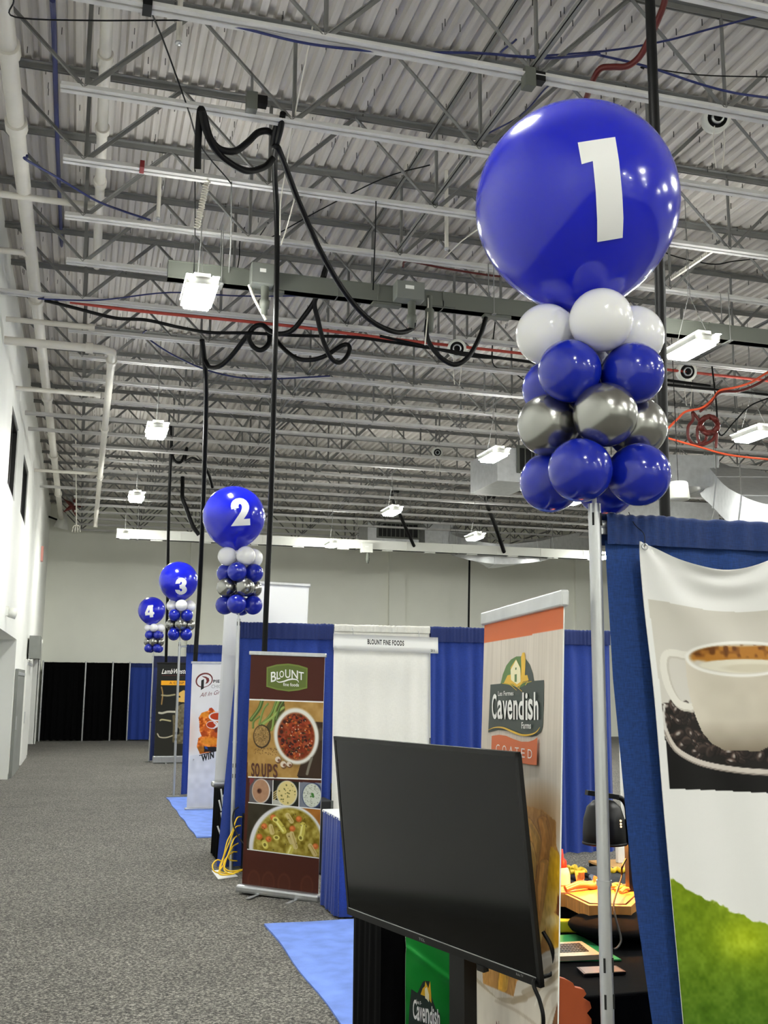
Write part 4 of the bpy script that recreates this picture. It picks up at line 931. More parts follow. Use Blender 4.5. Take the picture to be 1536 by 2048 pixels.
# ------------------------------------------------------------------ coffee banner on the nearest drape
YC = P1Y - .075
tl = at(1278, 1083, Y=YC); bl = at(1367, 2048, Y=YC); sh = (bl[0] - tl[0]) / (tl[2] - bl[2]); HB = 1.72; WBn = .56
def coffee_surf(s, a, b):
    p = s.P0 + a * s.U + b * s.V; A_, B_ = a * s.w, b * s.h
    sag = .078 * math.sin(math.pi * a) ** 1.1 * math.exp(-B_ / .16); p = p - np.array((0, 0, sag))
    r1 = math.hypot(A_, B_ + .02); t1 = math.atan2(B_ + .02, A_ + .01)
    d = .010 * math.sin(7 * t1 + .6) * math.exp(-((r1 - .22) / .2) ** 2) + .006 * math.sin(9 * t1) * math.exp(-((r1 - .45) / .25) ** 2)
    d += .012 * math.sin((B_ - sag * 1.3) * 2 * math.pi / .13) * math.sin(math.pi * a) ** 2 * math.exp(-B_ / .12)
    d += .006 * math.sin(A_ * 17 + 2.2 * B_) + .004 * math.sin(A_ * 31 - 3 * B_ + 1)
    return p + s.N * d
cf = Print(tl, (WBn, 0, 0), (sh * HB, 0, -HB), .0031, (232, 232, 230), coffee_surf, .55)
X_, Y_ = cf.X, cf.Y
def slx(y): return 1297 + (y - 1197) * .106        # left edge of the photo print
box = [(1297, 1197), (1700, 1222), (1700, 1592), (1338, 1577)]
g_ = np.clip((Y_ - 1200) / 380, 0, 1)[..., None]
cf.put(cf.pmask(box), (1 - g_) * np.array((204, 200, 190)) + g_ * np.array((214, 211, 205)))
bm_ = cf.pmask(box)
bean = np.clip((Y_ - (1412 + .12 * (X_ - 1330))) / 8, 0, 1) * bm_
cf.put(bean, (26, 22, 20))
plate_lo = [(1325, 1455), (1336, 1480), (1352, 1500), (1385, 1518), (1430, 1531), (1490, 1540), (1560, 1543), (1640, 1538), (1700, 1530)]
cf.put(cf.pmask(plate_lo + [(1700, 1600), (1325, 1600)]) * bm_, (14, 12, 12))
rb_ = np.random.default_rng(3)
for i in range(190):
    x = 1322 + rb_.random() * 370; y = 1408 + rb_.random() * 122
    lim = np.interp(x, [p[0] for p in plate_lo], [p[1] for p in plate_lo]) - 9
    if y > lim or y < 1405 + (x - 1325) * .12: continue
    rot = rb_.random() * 3.1; sz = 8 + 6 * rb_.random(); k = rb_.random()
    cl = bm_
    cf.ell(x, y, sz * 1.05, sz * .78, (16, 12, 11), rot, .15, 1, cl)
    cf.ell(x - 1, y - 1.2, sz * .88, sz * .62, (70 + 34 * k, 58 + 26 * k, 52 + 24 * k), rot, .5, 1, cl)
    cf.ell(x + 1, y + 2, sz * .8, sz * .45, (34, 27, 24), rot, .6, .9, cl)
    if k > .35: cf.ell(x - 2, y - 3, sz * .4, sz * .22, (190, 182, 176), rot, .8, .8, cl)
    if k > .6: cf.strip([(x - sz * .8 * math.cos(rot), y - sz * .8 * math.sin(rot)), (x + 1, y + 1), (x + sz * .8 * math.cos(rot), y + sz * .8 * math.sin(rot))], 1.8, (18, 14, 12), .9, cl)
cf.strip([(x, y) for x, y in plate_lo], 10, (206, 198, 190), 1, bm_); cf.strip([(x, y + 6) for x, y in plate_lo], 3, (150, 140, 132), 1, bm_)
cf.strip([(1325, 1408), (1324, 1430), (1328, 1460)], 4, (215, 212, 208), 1, bm_)
# handle, then the cup
hd = [(1374, 1306), (1345, 1303), (1331, 1306), (1325, 1318), (1325, 1340), (1332, 1370), (1345, 1395), (1360, 1408), (1384, 1412)]
cf.strip([(x + 3, y + 3) for x, y in hd], 17, (196, 191, 180), 1, bm_); cf.strip(hd, 14, (226, 223, 214), 1, bm_)
body = [(1373, 1311), (1375, 1350), (1382, 1390), (1394, 1430), (1408, 1462), (1428, 1486), (1452, 1500), (1520, 1501), (1548, 1486), (1566, 1450), (1578, 1400), (1584, 1350), (1586, 1311)]
mk = cf.pmask(body) * bm_
shade = np.clip((X_ - 1375) / 190, 0, 1)[..., None]
cf.put(mk, (1 - shade) * np.array((212, 205, 190)) + shade * np.array((198, 190, 174)))
cf.put(mk * np.clip((Y_ - 1440) / 60, 0, 1) * .8, (120, 108, 92)); cf.nz(14, 10, 5, mk)
cf.ell(1480, 1312, 108, 38, (238, 236, 230), .02, .05, 1, bm_); cf.ell(1481, 1312, 100, 32, (206, 200, 188), .02, .08, 1, bm_)
inn = cf.emask(1481, 1312, 98, 30, .02, .1) * bm_
nz_ = vnoise(cf.nv, cf.nu, 5, 8)
cf.put(inn * np.clip((1318 - Y_ + 8 * nz_) / 8, 0, 1) * np.clip((Y_ - 1282) / 6, 0, 1), (176, 118, 44)); cf.put(inn * np.clip((nz_ - .5) * 4, 0, 1) * np.clip((1312 - Y_) / 8, 0, 1), (104, 60, 20))
cf.ell(1488, 1330, 88, 17, (226, 221, 204), .02, .12, 1, inn); cf.ell(1500, 1332, 55, 9, (206, 198, 176), .02, .4, .8, inn)
# the green leaf at the bottom
edge = np.interp(X_, [1335, 1352, 1372, 1395, 1412, 1440, 1462, 1490, 1505, 1536, 1580, 1700], [1752, 1764, 1776, 1790, 1799, 1808, 1822, 1832, 1840, 1849, 1872, 1920]) + 7 * (vnoise(cf.nv, cf.nu, 4, 2) - .5)
gm = np.clip((Y_ - edge) / 3 + .5, 0, 1)
gg = np.clip((Y_ - 1760) / 290, 0, 1)[..., None]; bright = np.exp(-(((X_ - 1490) / 60) ** 2 + ((Y_ - 1880) / 50) ** 2))[..., None]
cf.put(gm, (1 - gg) * np.array((118, 142, 8)) + gg * np.array((72, 108, 14)) + bright * np.array((70, 62, 20)))
cf.nz(9, 26, 6, gm); cf.nz(3, 18, 7, gm)
t = thing('hanging_banner', 'white cloth banner with a coffee cup print, hung on the nearest blue drape', 'banner', cf.P0 + .5 * cf.U + cf.V)
cf.build(t)
for a in (.02, .98):
    c = cf.pt(a, .008, .002); m = MB(); m.lathe([(.006, 0), (.011, 0), (.011, .003), (.006, .003), (.006, 0)], c, 0, 16, np.array(Matrix.Rotation(math.radians(90), 3, 'X'))); m.build('grommet', M_alu, t)
    m = MB(); m.tube([c + (0, -.002, 0), c + (-.001, .0, .04), (c[0] - .002, P1Y - .035, 2.30), (c[0] - .002, P1Y, 2.345)], .0012, 0, 6, 4); m.build('wire_hook', M_blackm, t)

# ------------------------------------------------------------------ roll-up banners
def rollup(pr, label, rail_h=.035, cass=True, cat='banner', rail=None, cas_h=.085, back=M_paper, name='rollup_banner', feet=True, zfloor=0.0):
    base = pr.P0 + .5 * pr.U + pr.V; t = thing(name, label, cat, (base[0], base[1], zfloor)); pr.build(t, back=back)
    u_ = pr.U / pr.w; d_ = pr.V / pr.h; R = np.array([u_, np.cross(d_, u_), -d_]).T
    m = MB(); m.rbox(pr.P0 + .5 * pr.U - d_ * rail_h * .4, (pr.w + .03, .026, rail_h), .006, R=R); m.build('top_rail', rail or M_alu, t)
    if cass:
        c = pr.P0 + .5 * pr.U + pr.V; uh = np.array((u_[0], u_[1], u_[2])); nh = np.cross((0, 0, 1.0), uh); nh /= np.linalg.norm(nh)
        R2 = np.array([uh, np.cross(np.cross(uh, nh), uh), np.cross(uh, nh)]).T
        ch = c[2] - zfloor
        m = MB(); m.rbox((c[0], c[1], zfloor + ch / 2 + .004), (pr.w + .06, .13, ch - .004), .02, R=R2); m.build('base_cassette', M_alu, t)
        if feet:
            for k in (-.25, .25):
                q = np.array((c[0], c[1], zfloor)) + u_ * pr.w * k; nf = pr.N.copy(); nf[2] = 0; nf /= np.linalg.norm(nf)
                m = MB(); m.beam(q + nf * .05 + (0, 0, .008), q + nf * .22 + (0, 0, .005), .035, .008); m.build('foot', M_alu, t)
        m = MB(); b0 = c - pr.N * .03; m.cyl((b0[0], b0[1], zfloor + .05), pr.P0 + .5 * pr.U - pr.N * .02, .008, 0, 8); m.build('support_pole', M_alu, t)
    return t
# soups
TL, TR = at(502, 1309, Y=9.446), at(653, 1314, Y=8.986); BL, BR = at(491, 1767, Y=9.446), at(633, 1788, Y=8.986)
sp = Print(TL, TR - TL + (BR - TR - BL + TL) * .25, ((BL - TL) + (BR - TR)) / 2, .0040, (72, 32, 22))
def K(x, y): return (500 + x / 8.194, 1310 + y / 8.194)         # the close-up the artwork was measured on
def K2(x, y): return (480 + x / 6.205, 1530 + y / 6.205)
wood = [K(-40, 725), K(1300, 775), K(1300, 2060), K(-40, 2005)]
sp.poly(wood, (172, 134, 72)); wmk = sp.pmask(wood); sp.nz(20, 26, 11, wmk); sp.nz(6, 12, 12, wmk)
sp.poly([K(560, 745), K(575, 900), K(480, 1050), K(330, 1260), K(250, 1200), K(420, 900), K(470, 745)], (64, 62, 26), .85)
for pts, wd, c in ((((200, 740), (150, 880), (20, 1060)), 60, (70, 96, 42)), (((290, 800), (220, 900), (150, 1130)), 34, (104, 130, 62)), (((430, 760), (370, 920), (300, 1030), (170, 1150)), 44, (82, 108, 46)), (((470, 760), (420, 880), (390, 1010), (370, 1180), (350, 1230)), 36, (118, 146, 66)), (((550, 860), (470, 920), (380, 1010), (220, 1130)), 40, (142, 162, 82)), (((540, 770), (480, 880), (430, 1060)), 40, (60, 84, 36)), (((150, 1010), (60, 1090), (50, 1190)), 34, (86, 110, 50))):
    sp.strip([K(*p) for p in pts], wd / 8.2, c); sp.strip([K(p[0] - 6, p[1] - 6) for p in pts], wd / 24, (176, 190, 120), .55)
sp.poly([K(1060, 1090), K(1260, 1110), K(1260, 2050), K(830, 2030), K(770, 1980), K(830, 1780)], (58, 42, 30)); sp.ell(*K(1150, 1310), 11.5, 15, (50, 40, 30)); sp.ell(*K(1160, 1300), 10, 13, (84, 70, 54), soft=.3)
sp.ell(*K(195, 1335), 17.4, 23.5, (46, 36, 24)); sp.ell(*K(190, 1330), 15.4, 21, (150, 120, 74)); lm = sp.emask(*K(190, 1330), 15.2, 20.6)
for i in range(150):
    a = rb_.random() * 6.28; r_ = math.sqrt(rb_.random()); x, y = K(190, 1330); x += 14.5 * r_ * math.cos(a); y += 20 * r_ * math.sin(a); k = rb_.random(); sp.ell(x, y, 1.5, .8, (90 + 110 * k, 70 + 90 * k, 36 + 60 * k), rb_.random() * 3, .5)
for i in range(60): x, y = K(80 + 370 * rb_.random(), 1530 + 110 * rb_.random() ** 2); sp.ell(x, y, 1.1, .6, (84, 56, 30), rb_.random() * 3, .5, .8)
sp.ell(*K(790, 1380), 42, 52, (60, 46, 28), 0, .3, .6); sp.ell(*K(760, 1330), 44.6, 56.4, (228, 226, 216), -.1); sp.ell(*K(757, 1335), 37.4, 48.2, (196, 178, 150), -.1); sp.ell(*K(757, 1336), 36.6, 47.4, (128, 54, 22), -.1, .1); cm = sp.emask(*K(757, 1336), 36, 46.8, -.1)
sp.nz(5, 50, 14, cm)
for i in range(230):
    a = rb_.random() * 6.28; r_ = math.sqrt(rb_.random()) * .96; x, y = K(757, 1336); x += 35 * r_ * math.cos(a); y += 45.5 * r_ * math.sin(a); k = rb_.integers(0, 7)
    c = ((158, 62, 28), (190, 100, 40), (52, 22, 16), (132, 44, 22), (222, 160, 96), (74, 62, 26), (40, 14, 14))[k]; z = (3.2, 2.3, 3.2, 3, 1.1, 2.2, 2.6)[k] * (.7 + .6 * rb_.random()); sp.ell(x, y, z, z * (.55 + .4 * rb_.random()), c, rb_.random() * 3, .35, .9, cm)
    if k == 4: sp.ell(x, y, .8, .7, (250, 236, 210), 0, .3, 1, cm)
for cx, cy, rx, ry in ((455, 1710, 6, 7), (545, 1790, 6.5, 8), (640, 1790, 6, 6)): sp.ell(*K(cx + 10, cy + 12), rx, ry, (90, 58, 34), 0, .3, .8); sp.ell(*K(cx, cy), rx * .9, ry * .8, (222, 208, 190), .3, .2); sp.ell(*K(cx + 18, cy + 14), rx * .45, ry * .4, (126, 84, 62), .3, .3)
sp.strip([K(1010, 1690), K(960, 1850), K(935, 1950)], 5, (122, 116, 102)); sp.strip([K(800, 2000), K(1250, 2060)], 3, (34, 24, 18))
for i, (x, y0, y1) in enumerate(()): pass
# three small pictures
sp.poly([K2(120, 165), K2(412, 188), K2(400, 490), K2(112, 462)], (92, 88, 90)); sp.poly([K2(120, 165), K2(180, 170), K2(170, 200), K2(120, 260)], (130, 60, 60)); sp.poly([K2(330, 330), K2(405, 330), K2(400, 490), K2(300, 482)], (24, 20, 22))
sp.poly([K2(412, 188), K2(738, 212), K2(730, 522), K2(404, 490)], (34, 34, 26)); sp.poly([K2(406, 420), K2(500, 450), K2(520, 510), K2(404, 490)], (190, 188, 180))
sp.poly([K2(742, 212), K2(1080, 228), K2(1080, 552), K2(734, 522)], (120, 126, 138)); sp.poly([K2(900, 430), K2(1080, 300), K2(1080, 552), K2(880, 540)], (40, 44, 52))
sp.ell(*K2(262, 322), 18.2, 24.2, (226, 222, 218)); sp.ell(*K2(258, 322), 16.6, 23, (176, 134, 104)); sp.nz(4, 8, 15, sp.emask(*K2(258, 322), 16.6, 23)); sp.ell(*K2(240, 322), 4.5, 5, (86, 50, 32), soft=.5); sp.ell(*K2(232, 318), 1.5, 3, (60, 30, 20))
sp.ell(*K2(582, 352), 21, 25.5, (218, 216, 204)); sp.ell(*K2(582, 350), 19.4, 24, (222, 204, 138)); cm = sp.emask(*K2(582, 350), 19, 23.6)
for i in range(26): a = rb_.random() * 6.28; r_ = math.sqrt(rb_.random()); x, y = K2(582, 350); k = rb_.random(); sp.ell(x + 17 * r_ * math.cos(a), y + 21 * r_ * math.sin(a), .7 + 1.4 * k, .7 + .8 * k, (96, 92, 40), a, .4, .9, cm)
for k in range(4): sp.strip([K2(412, 350 + k * 28), K2(452, 320 + k * 28)], 1.8, (222, 196, 128))
sp.ell(*K2(902, 378), 21.5, 25.5, (40, 54, 92)); sp.ell(*K2(892, 378), 18.4, 24, (206, 210, 196)); cm = sp.emask(*K2(892, 378), 18, 23.6)
for i in range(70): a = rb_.random() * 6.28; r_ = math.sqrt(rb_.random()); x, y = K2(892, 378); k = rb_.random(); sp.ell(x + 17 * r_ * math.cos(a), y + 22 * r_ * math.sin(a), 1.3, .5, (110, 118, 96), a * 2, .4, .9, cm)
for k in range(9): x, y = K2(895 + 34 * (rb_.random() - .5), 378 + 44 * (rb_.random() - .5)); sp.ell(x, y, 2, 1.6, (60, 118, 44), k, .4)
# the big bowl
low = [K2(100, 468), K2(1080, 556), K2(1080, 1160), K2(80, 1040)]
sp.poly(low, (52, 46, 32)); lk = sp.pmask(low); sp.poly([K2(760, 530), K2(1080, 556), K2(1080, 1000), K2(960, 800)], (164, 104, 36)); sp.nz(14, 14, 16, lk)
sp.ell(*K2(580, 1010), 75.5, 83, (226, 226, 228), .12, .03, 1, lk); sp.ell(*K2(590, 1025), 68.5, 79.5, (150, 132, 44), .12, .06, 1, lk); cm = sp.emask(*K2(590, 1025), 67.5, 78.5, .12) * lk
sp.nz(9, 80, 17, cm); sp.nz(4, 34, 18, cm)
for (x, y) in ((730, 670), (240, 890), (355, 920), (410, 650), (935, 1010), (300, 760), (650, 790)): sp.ell(*K2(x, y), 6, 6, (206, 100, 44), .4, .3, .9, cm); sp.ell(*K2(x - 6, y - 8), 3.4, 3, (226, 134, 72), .4, .4, .9, cm)
for (x0, y0, x1, y1) in ((440, 670, 545, 820), (780, 740, 755, 900), (600, 1100, 640, 1020), (300, 960, 320, 1010)):
    sp.strip([K2(x0, y0), K2((x0 + x1) / 2 + 6, (y0 + y1) / 2), K2(x1, y1)], 10.5, (206, 192, 88), 1, cm); sp.strip([K2(x0 - 8, y0 + 8), K2(x1 - 10, y1)], 3, (236, 228, 150), 1, cm)
for (x, y, r_) in ((440, 680, .4), (752, 905, 1.2), (452, 900, .2), (308, 990, 1.3)): sp.ell(*K2(x, y), 6.4, 5, (226, 216, 120), r_, .2, 1, cm); sp.ell(*K2(x, y), 3.6, 2.8, (124, 112, 40), r_, .3, 1, cm)
for (x0, y0, x1, y1) in ((600, 870, 640, 960), (640, 850, 690, 1020), (870, 1000, 930, 1110), (380, 760, 400, 840), (590, 620, 640, 700)): sp.strip([K2(x0, y0), K2(x1, y1)], 9, (214, 196, 140), .85, cm); sp.strip([K2(x0 + 10, y0), K2(x1 + 12, y1)], 2, (168, 140, 72), .8, cm)
for i in range(26): x, y = K2(200 + 740 * rb_.random(), 580 + 480 * rb_.random()); sp.ell(x, y, 1.6, .8, (54, 44, 20), rb_.random() * 3, .4, .8, cm)
# the maroon foot with its faint spoons
sp.poly([K2(80, 1045), K2(1000, 1160), K2(1000, 1700), K2(60, 1600)], (74, 34, 24))
for x in (170, 350, 545, 830): sp.ell(*K2(x, 1420 + .1 * x), 13, 22, (90, 48, 32), 0, .15, .7); sp.ell(*K2(x, 1425 + .1 * x), 10, 18, (76, 36, 25), 0, .15, .8)
for a, b in (((-30, 728), (1290, 776)), ((-30, 1998), (1290, 2050))): sp.vstrip([K(*a), K(*b)], 2.6, I_white)
sp.vstrip([K2(104, 464), K2(1078, 556)], 1.9, I_white); sp.vstrip([K2(90, 1044), K2(985, 1156)], 1.9, I_white); sp.vstrip([K2(412, 186), K2(404, 492)], 1.6, I_white); sp.vstrip([K2(738, 212), K2(732, 524)], 1.6, I_white)
bd = [(275, 200), (440, 155), (630, 140), (800, 165), (948, 212), (940, 545), (800, 580), (640, 598), (440, 570), (270, 520)]
sp.vpoly([K(*p) for p in bd], I_green2); sp.vpoly([K(610 + (x - 610) * .93, 368 + (y - 368) * .88) for x, y in bd], I_green)
for ch, x0, x1, yb, h_ in (('B', 345, 432, 440, 165), ('L', 440, 500, 400, 130), ('O', 486, 560, 370, 112), ('U', 580, 665, 378, 140), ('N', 685, 790, 384, 140), ('T', 800, 886, 404, 132)):
    sl_ = (440 - yb) * 0; sp.text(ch, K(x0, yb + (6 if ch in 'BL' else 0)), K(x1, yb + (12 if ch in 'NT' else -10 if ch in 'BL' else 0)), h_ / 8.194, I_white, .012)
sp.vstrip([K(435, 420), K(480, 445), K(560, 432), K(640, 404), (K(720, 396)), K(780, 412), K(802, 450)], lambda f: .8 + 2.2 * math.sin(math.pi * f), I_white)
sp.text('fine foods', K(548, 508), K(806, 518), 55 / 8.194, I_white, .01)
for i, (ch, x0, x1) in enumerate(zip('SOUPS', (25, 85, 195, 290, 385), (80, 165, 270, 365, 460))): sp.text(ch, K(x0, 1990 + .05 * x0), K(x1, 1990 + .05 * x1), 225 / 8.194, I_brown, .022); sp.text(ch, K(x0 + 18, 1978 + .05 * x0), K(x1 - 18, 1978 + .05 * x1), 195 / 8.194, I_brown, -.01)
rollup(sp, 'roll-up banner of soups with a brown header and green badge, beside the second pole', cas_h=.085)

# fries (tall, seen edgewise beside the screen)
TL, TR = dep(969, 1249, 3.54 * 1.15), dep(1127, 1209, 2.68 * 1.15)
U_ = TR - TL; U_[2] = 0; nrm = np.array((-abs(U_[1]), 0, 0)); nrm = np.cross((0, 0, 1.0), U_); nrm /= np.linalg.norm(nrm); nrm = nrm if nrm[0] < 0 else -nrm
TL[2] = TR[2] = (TL[2] + TR[2]) / 2; HF = TL[2] - .09
fr = Print(TL, TR - TL, nrm * .036 * HF + np.array((0, 0, -HF)), .0036, (206, 196, 184))
fr.nz(30, 10, 21); pl = vnoise(1, fr.nu, 3, 22)
uu = fr.A * fr.w
fr.img += (np.sin(uu * 210 + 6 * vnoise(fr.nv, fr.nu, 60, 23)) * 2.4 + np.sin(uu * 97 + 9 * vnoise(fr.nv, fr.nu, 90, 24)) * 2.6)[..., None]
for x in (.14, .27, .38, .60, .79): fr.put(np.clip(1 - np.abs(fr.A - x) * fr.w / .0035, 0, 1), (150, 138, 126), .5)
def K8(x, y): return (950 + x / 5.535, 1190 + y / 5.535)
top = [K8(60, 300), K8(1010, 110), K8(1010, 372), K8(500, 462), K8(60, 540)]
fr.poly(top, (208, 102, 46))
# photograph of fries in a paper cone
def KF(x, y): return (940 + x / 2.305, 1160 + y / 2.305)
def KFs(*p): return [KF(*q) for q in p]
fr.put(fr.emask(*KF(300, 1120), 44, 62, .2, 1.0) * .8, (176, 128, 70))
fm = fr.pmask(KFs((60, 1180), (150, 1060), (260, 1040), (335, 1060), (395, 1112), (398, 1225), (418, 1280), (425, 1500), (440, 1600), (440, 1720), (300, 1860), (200, 1920), (60, 1860), (40, 1400)))
fr.put(fm, (186, 134, 68))
fr.poly(KFs((325, 1058), (396, 1112), (396, 1225), (350, 1230), (318, 1150)), (168, 118, 52))
for pts, wd, c in ((((255, 1130), (290, 1200), (285, 1290)), 70, (214, 160, 76)), (((120, 1150), (140, 1350), (200, 1600)), 60, (196, 140, 66)), (((200, 1100), (210, 1300), (240, 1560)), 60, (206, 152, 78)), (((335, 1110), (352, 1200), (335, 1330), (318, 1440)), 46, (186, 128, 58)), (((262, 1230), (276, 1300), (268, 1420)), 58, (226, 178, 92)), (((345, 1310), (332, 1420), (318, 1560), (306, 1690)), 44, (206, 150, 78)), (((285, 1400), (292, 1520), (286, 1640), (298, 1740)), 38, (196, 138, 66)), (((258, 1420), (274, 1560), (272, 1700), (284, 1780)), 34, (222, 172, 96)), (((225, 1500), (240, 1650), (230, 1860)), 44, (190, 132, 60)), (((150, 1600), (160, 1750), (150, 1880)), 46, (214, 160, 52))):
    w_ = wd / 2.305; P_ = KFs(*pts); fr.strip(P_, w_ + 3, (128, 78, 34), .5, fm); fr.strip(P_, w_, c, 1, fm); fr.strip([(x - w_ * .22, y) for x, y in P_], w_ * .4, tuple(min(255, v * 1.18) for v in c), .75, fm); fr.strip([(x + w_ * .36, y) for x, y in P_], w_ * .2, tuple(v * .82 for v in c), .6, fm)
yl_ = fr.pmask(KFs((372, 1225), (405, 1255), (420, 1300), (412, 1440), (396, 1520), (360, 1560), (335, 1640), (318, 1710), (306, 1690), (330, 1560), (352, 1440), (362, 1320)))
fr.put(yl_, (204, 158, 40)); fr.put(yl_ * np.clip((fr.Y - KF(0, 1400)[1]) / 60, 0, 1), (222, 184, 104)); fr.put(yl_ * fr.emask(*KF(392, 1330), 11, 32, .1, 1.0), (214, 164, 16))
fr.poly(KFs((404, 1440), (424, 1500), (428, 1590), (398, 1535)), (112, 58, 22))
pf = fr.pmask(KFs((345, 1562), (384, 1530), (408, 1548), (430, 1600), (424, 1695), (372, 1710), (352, 1640))); fr.put(pf, (226, 184, 92)); fr.put(pf * fr.emask(*KF(372, 1570), 12, 12, 0, 1.0), (240, 214, 150)); fr.put(pf * fr.emask(*KF(405, 1650), 10, 20, 0, 1.0), (204, 150, 30))
fr.nz(4, 30, 26, fm)
paper = KFs((440, 1690), (400, 1696), (345, 1716), (300, 1752), (282, 1800), (215, 1850), (200, 1925), (120, 1925), (60, 1860), (10, 1815), (-60, 2300), (470, 2300))
fr.poly(paper, (216, 207, 194)); pk = fr.pmask(paper)
for pts, wd, c in ((((425, 1760), (360, 1800), (300, 1870), (250, 1900)), 26, (172, 156, 132)), (((420, 1800), (370, 1850), (300, 1900), (200, 1945)), 26, (164, 146, 120)), (((30, 1830), (100, 1890), (170, 1935), (250, 1930)), 34, (166, 148, 122)), (((418, 1880), (370, 1900), (340, 1960), (330, 2048)), 16, (184, 170, 150)), (((120, 1940), (220, 1990), (300, 2048)), 14, (188, 174, 156)), (((420, 1860), (330, 1890), (300, 1960)), 8, (236, 230, 220)), (((310, 1760), (350, 1740), (410, 1725)), 10, (238, 232, 224)), (((420, 1930), (380, 1990), (360, 2048)), 10, (190, 176, 158))): fr.strip(KFs(*pts), wd / 2.305, c, .75, pk)
fr.poly(KFs((428, 1925), (400, 1960), (378, 2048), (360, 2150), (440, 2150)), (124, 78, 40)); fr.nz(12, 14, 27, pk)
# its logo
fr.vpoly([K8(*p) for p in [(285, 985), (310, 880), (350, 780), (400, 715), (460, 680), (515, 678), (560, 700), (610, 770), (640, 860), (660, 955), (600, 1100), (300, 1100)]], I_mid)
fr.vpoly([K8(*p) for p in [(520, 690), (560, 705), (610, 775), (640, 860), (660, 960), (560, 960)]], I_dkgreen)
fr.vpoly([K8(*p) for p in [(175, 992), (300, 980), (420, 1010), (500, 1030), (590, 980), (660, 950), (768, 942), (765, 1200), (755, 1460), (735, 1515), (690, 1555), (640, 1570), (560, 1562), (470, 1540), (370, 1505), (270, 1495), (150, 1522)]], I_dkgreen)
fr.vpoly([K8(*p) for p in [(325, 975), (365, 890), (400, 880), (400, 800), (460, 712), (505, 800), (520, 900), (515, 690), (530, 640), (555, 635), (565, 720), (558, 890), (585, 885), (600, 945), (540, 960), (490, 1010), (470, 1020), (430, 985)]], I_gold)
fr.vpoly([K8(*p) for p in [(405, 940), (400, 830), (462, 718), (508, 810), (512, 960), (470, 990)]], I_cream)
fr.vpoly([K8(*p) for p in [(445, 962), (446, 880), (470, 876), (470, 962)]], I_mid); fr.vpoly([K8(*p) for p in [(454, 830), (454, 805), (468, 802), (468, 827)]], I_mid)
for pts in (((310, 978), (390, 990), (440, 1030), (470, 1055)), ((360, 975), (440, 1000), (500, 1040), (530, 1068)), ((600, 955), (540, 975), (510, 1005), (495, 1035)), ((640, 955), (590, 970), (570, 1000))): fr.vstrip([K8(*p) for p in pts], 1.0, I_gold)
fr.text('Les Fermes', K8(268, 1118), K8(438, 1112), 52 / 5.535, I_white, .012)
for ch, x0, x1, yt, yb in (('C', 200, 252, 1095, 1375), ('a', 262, 318, 1165, 1376), ('v', 322, 372, 1170, 1378), ('e', 376, 430, 1160, 1380), ('n', 442, 490, 1165, 1380), ('d', 500, 560, 1080, 1382), ('i', 578, 602, 1085, 1384), ('s', 608, 662, 1150, 1384), ('h', 674, 724, 1075, 1384)): fr.text(ch, K8(x0, yb), K8(x1, yb), (yb - yt) / 5.535, I_white, .02)
fr.text('Farms', K8(538, 1480), K8(642, 1482), 72 / 5.535, I_white, .014)
fr.vstrip([K8(*p) for p in [(165, 1496), (240, 1468), (330, 1470), (430, 1510), (540, 1550), (630, 1548), (700, 1520), (745, 1465)]], lambda f: .6 + 3.2 * math.sin(math.pi * f), I_gold)
fr.vpoly([K8(*p) for p in [(208, 1560), (290, 1548), (370, 1560), (450, 1595), (540, 1625), (620, 1625), (680, 1605), (718, 1575), (710, 1885), (640, 1880), (200, 1800)]], I_orange)
for ch, x0, x1, yb in (('C', 256, 296, 1752), ('O', 328, 372, 1764), ('A', 400, 450, 1774), ('T', 470, 515, 1786), ('E', 542, 582, 1798), ('D', 616, 664, 1808)): fr.text(ch, K8(x0, yb), K8(x1, yb + 4), 100 / 5.535, I_white, -.004)
fr.text('N', (998, 2062), (1004, 2062), 20, I_maroon, .0)
rollup(fr, 'tall fries banner with a pale wood print and orange header, behind the screen', rail_h=.05, rail=M_galv)

# chicken
P0 = at(384.5, 1327, Y=15.65); B0 = at(370.5, 1616, Y=15.65)
ck = Print(P0, (.86, -.01, 0), B0 - P0 + np.array((.02, 0, 0)), .0048, (236, 234, 232))
def KC(x, y): return (300 + x / 9.306, 1300 + y / 9.306)
ck.nz(26, 8, 31); 
gx = np.clip((ck.Y - 1415) / 40, 0, 1) * np.clip((1512 - ck.Y) / 20, 0, 1); ck.put(gx * np.clip(1 - (ck.X - 378) / 26, 0, 1) * .5, (232, 186, 158))
food = ck.pmask([KC(*p) for p in [(905, 1260), (960, 1170), (1080, 1130), (1110, 1080), (1150, 1070), (1220, 1150), (1330, 1160), (1500, 1160), (1500, 1900), (930, 1940), (870, 1800), (900, 1640), (960, 1600), (920, 1500), (920, 1380)]])
ck.put(food, (214, 108, 26)); ck.nz(6, 110, 33, food); ck.nz(3, 50, 34, food)
for (x, y, rx, ry, c) in ((1010, 1200, 9, 6, (236, 150, 40)), (1060, 1460, 10, 6, (206, 90, 30)), (1000, 1560, 9, 5, (176, 66, 22)), (1120, 1700, 18, 8, (232, 146, 36)), (960, 1850, 8, 7, (150, 96, 24)), (1200, 1560, 8, 6, (190, 80, 28)), (1150, 1105, 5, 4, (180, 60, 30)), (1230, 1480, 4, 6, (90, 30, 22))): ck.ell(*KC(x, y), rx, ry, c, 0, .6, .8, food)
ck.ell(*KC(1240, 1240), 16, 9, (244, 240, 238)); ck.ell(*KC(1245, 1235), 13.5, 7, (190, 64, 22)); ck.ell(*KC(1160, 1390), 12, 8, (240, 236, 234)); ck.ell(*KC(1150, 1390), 10, 6.4, (180, 56, 20))
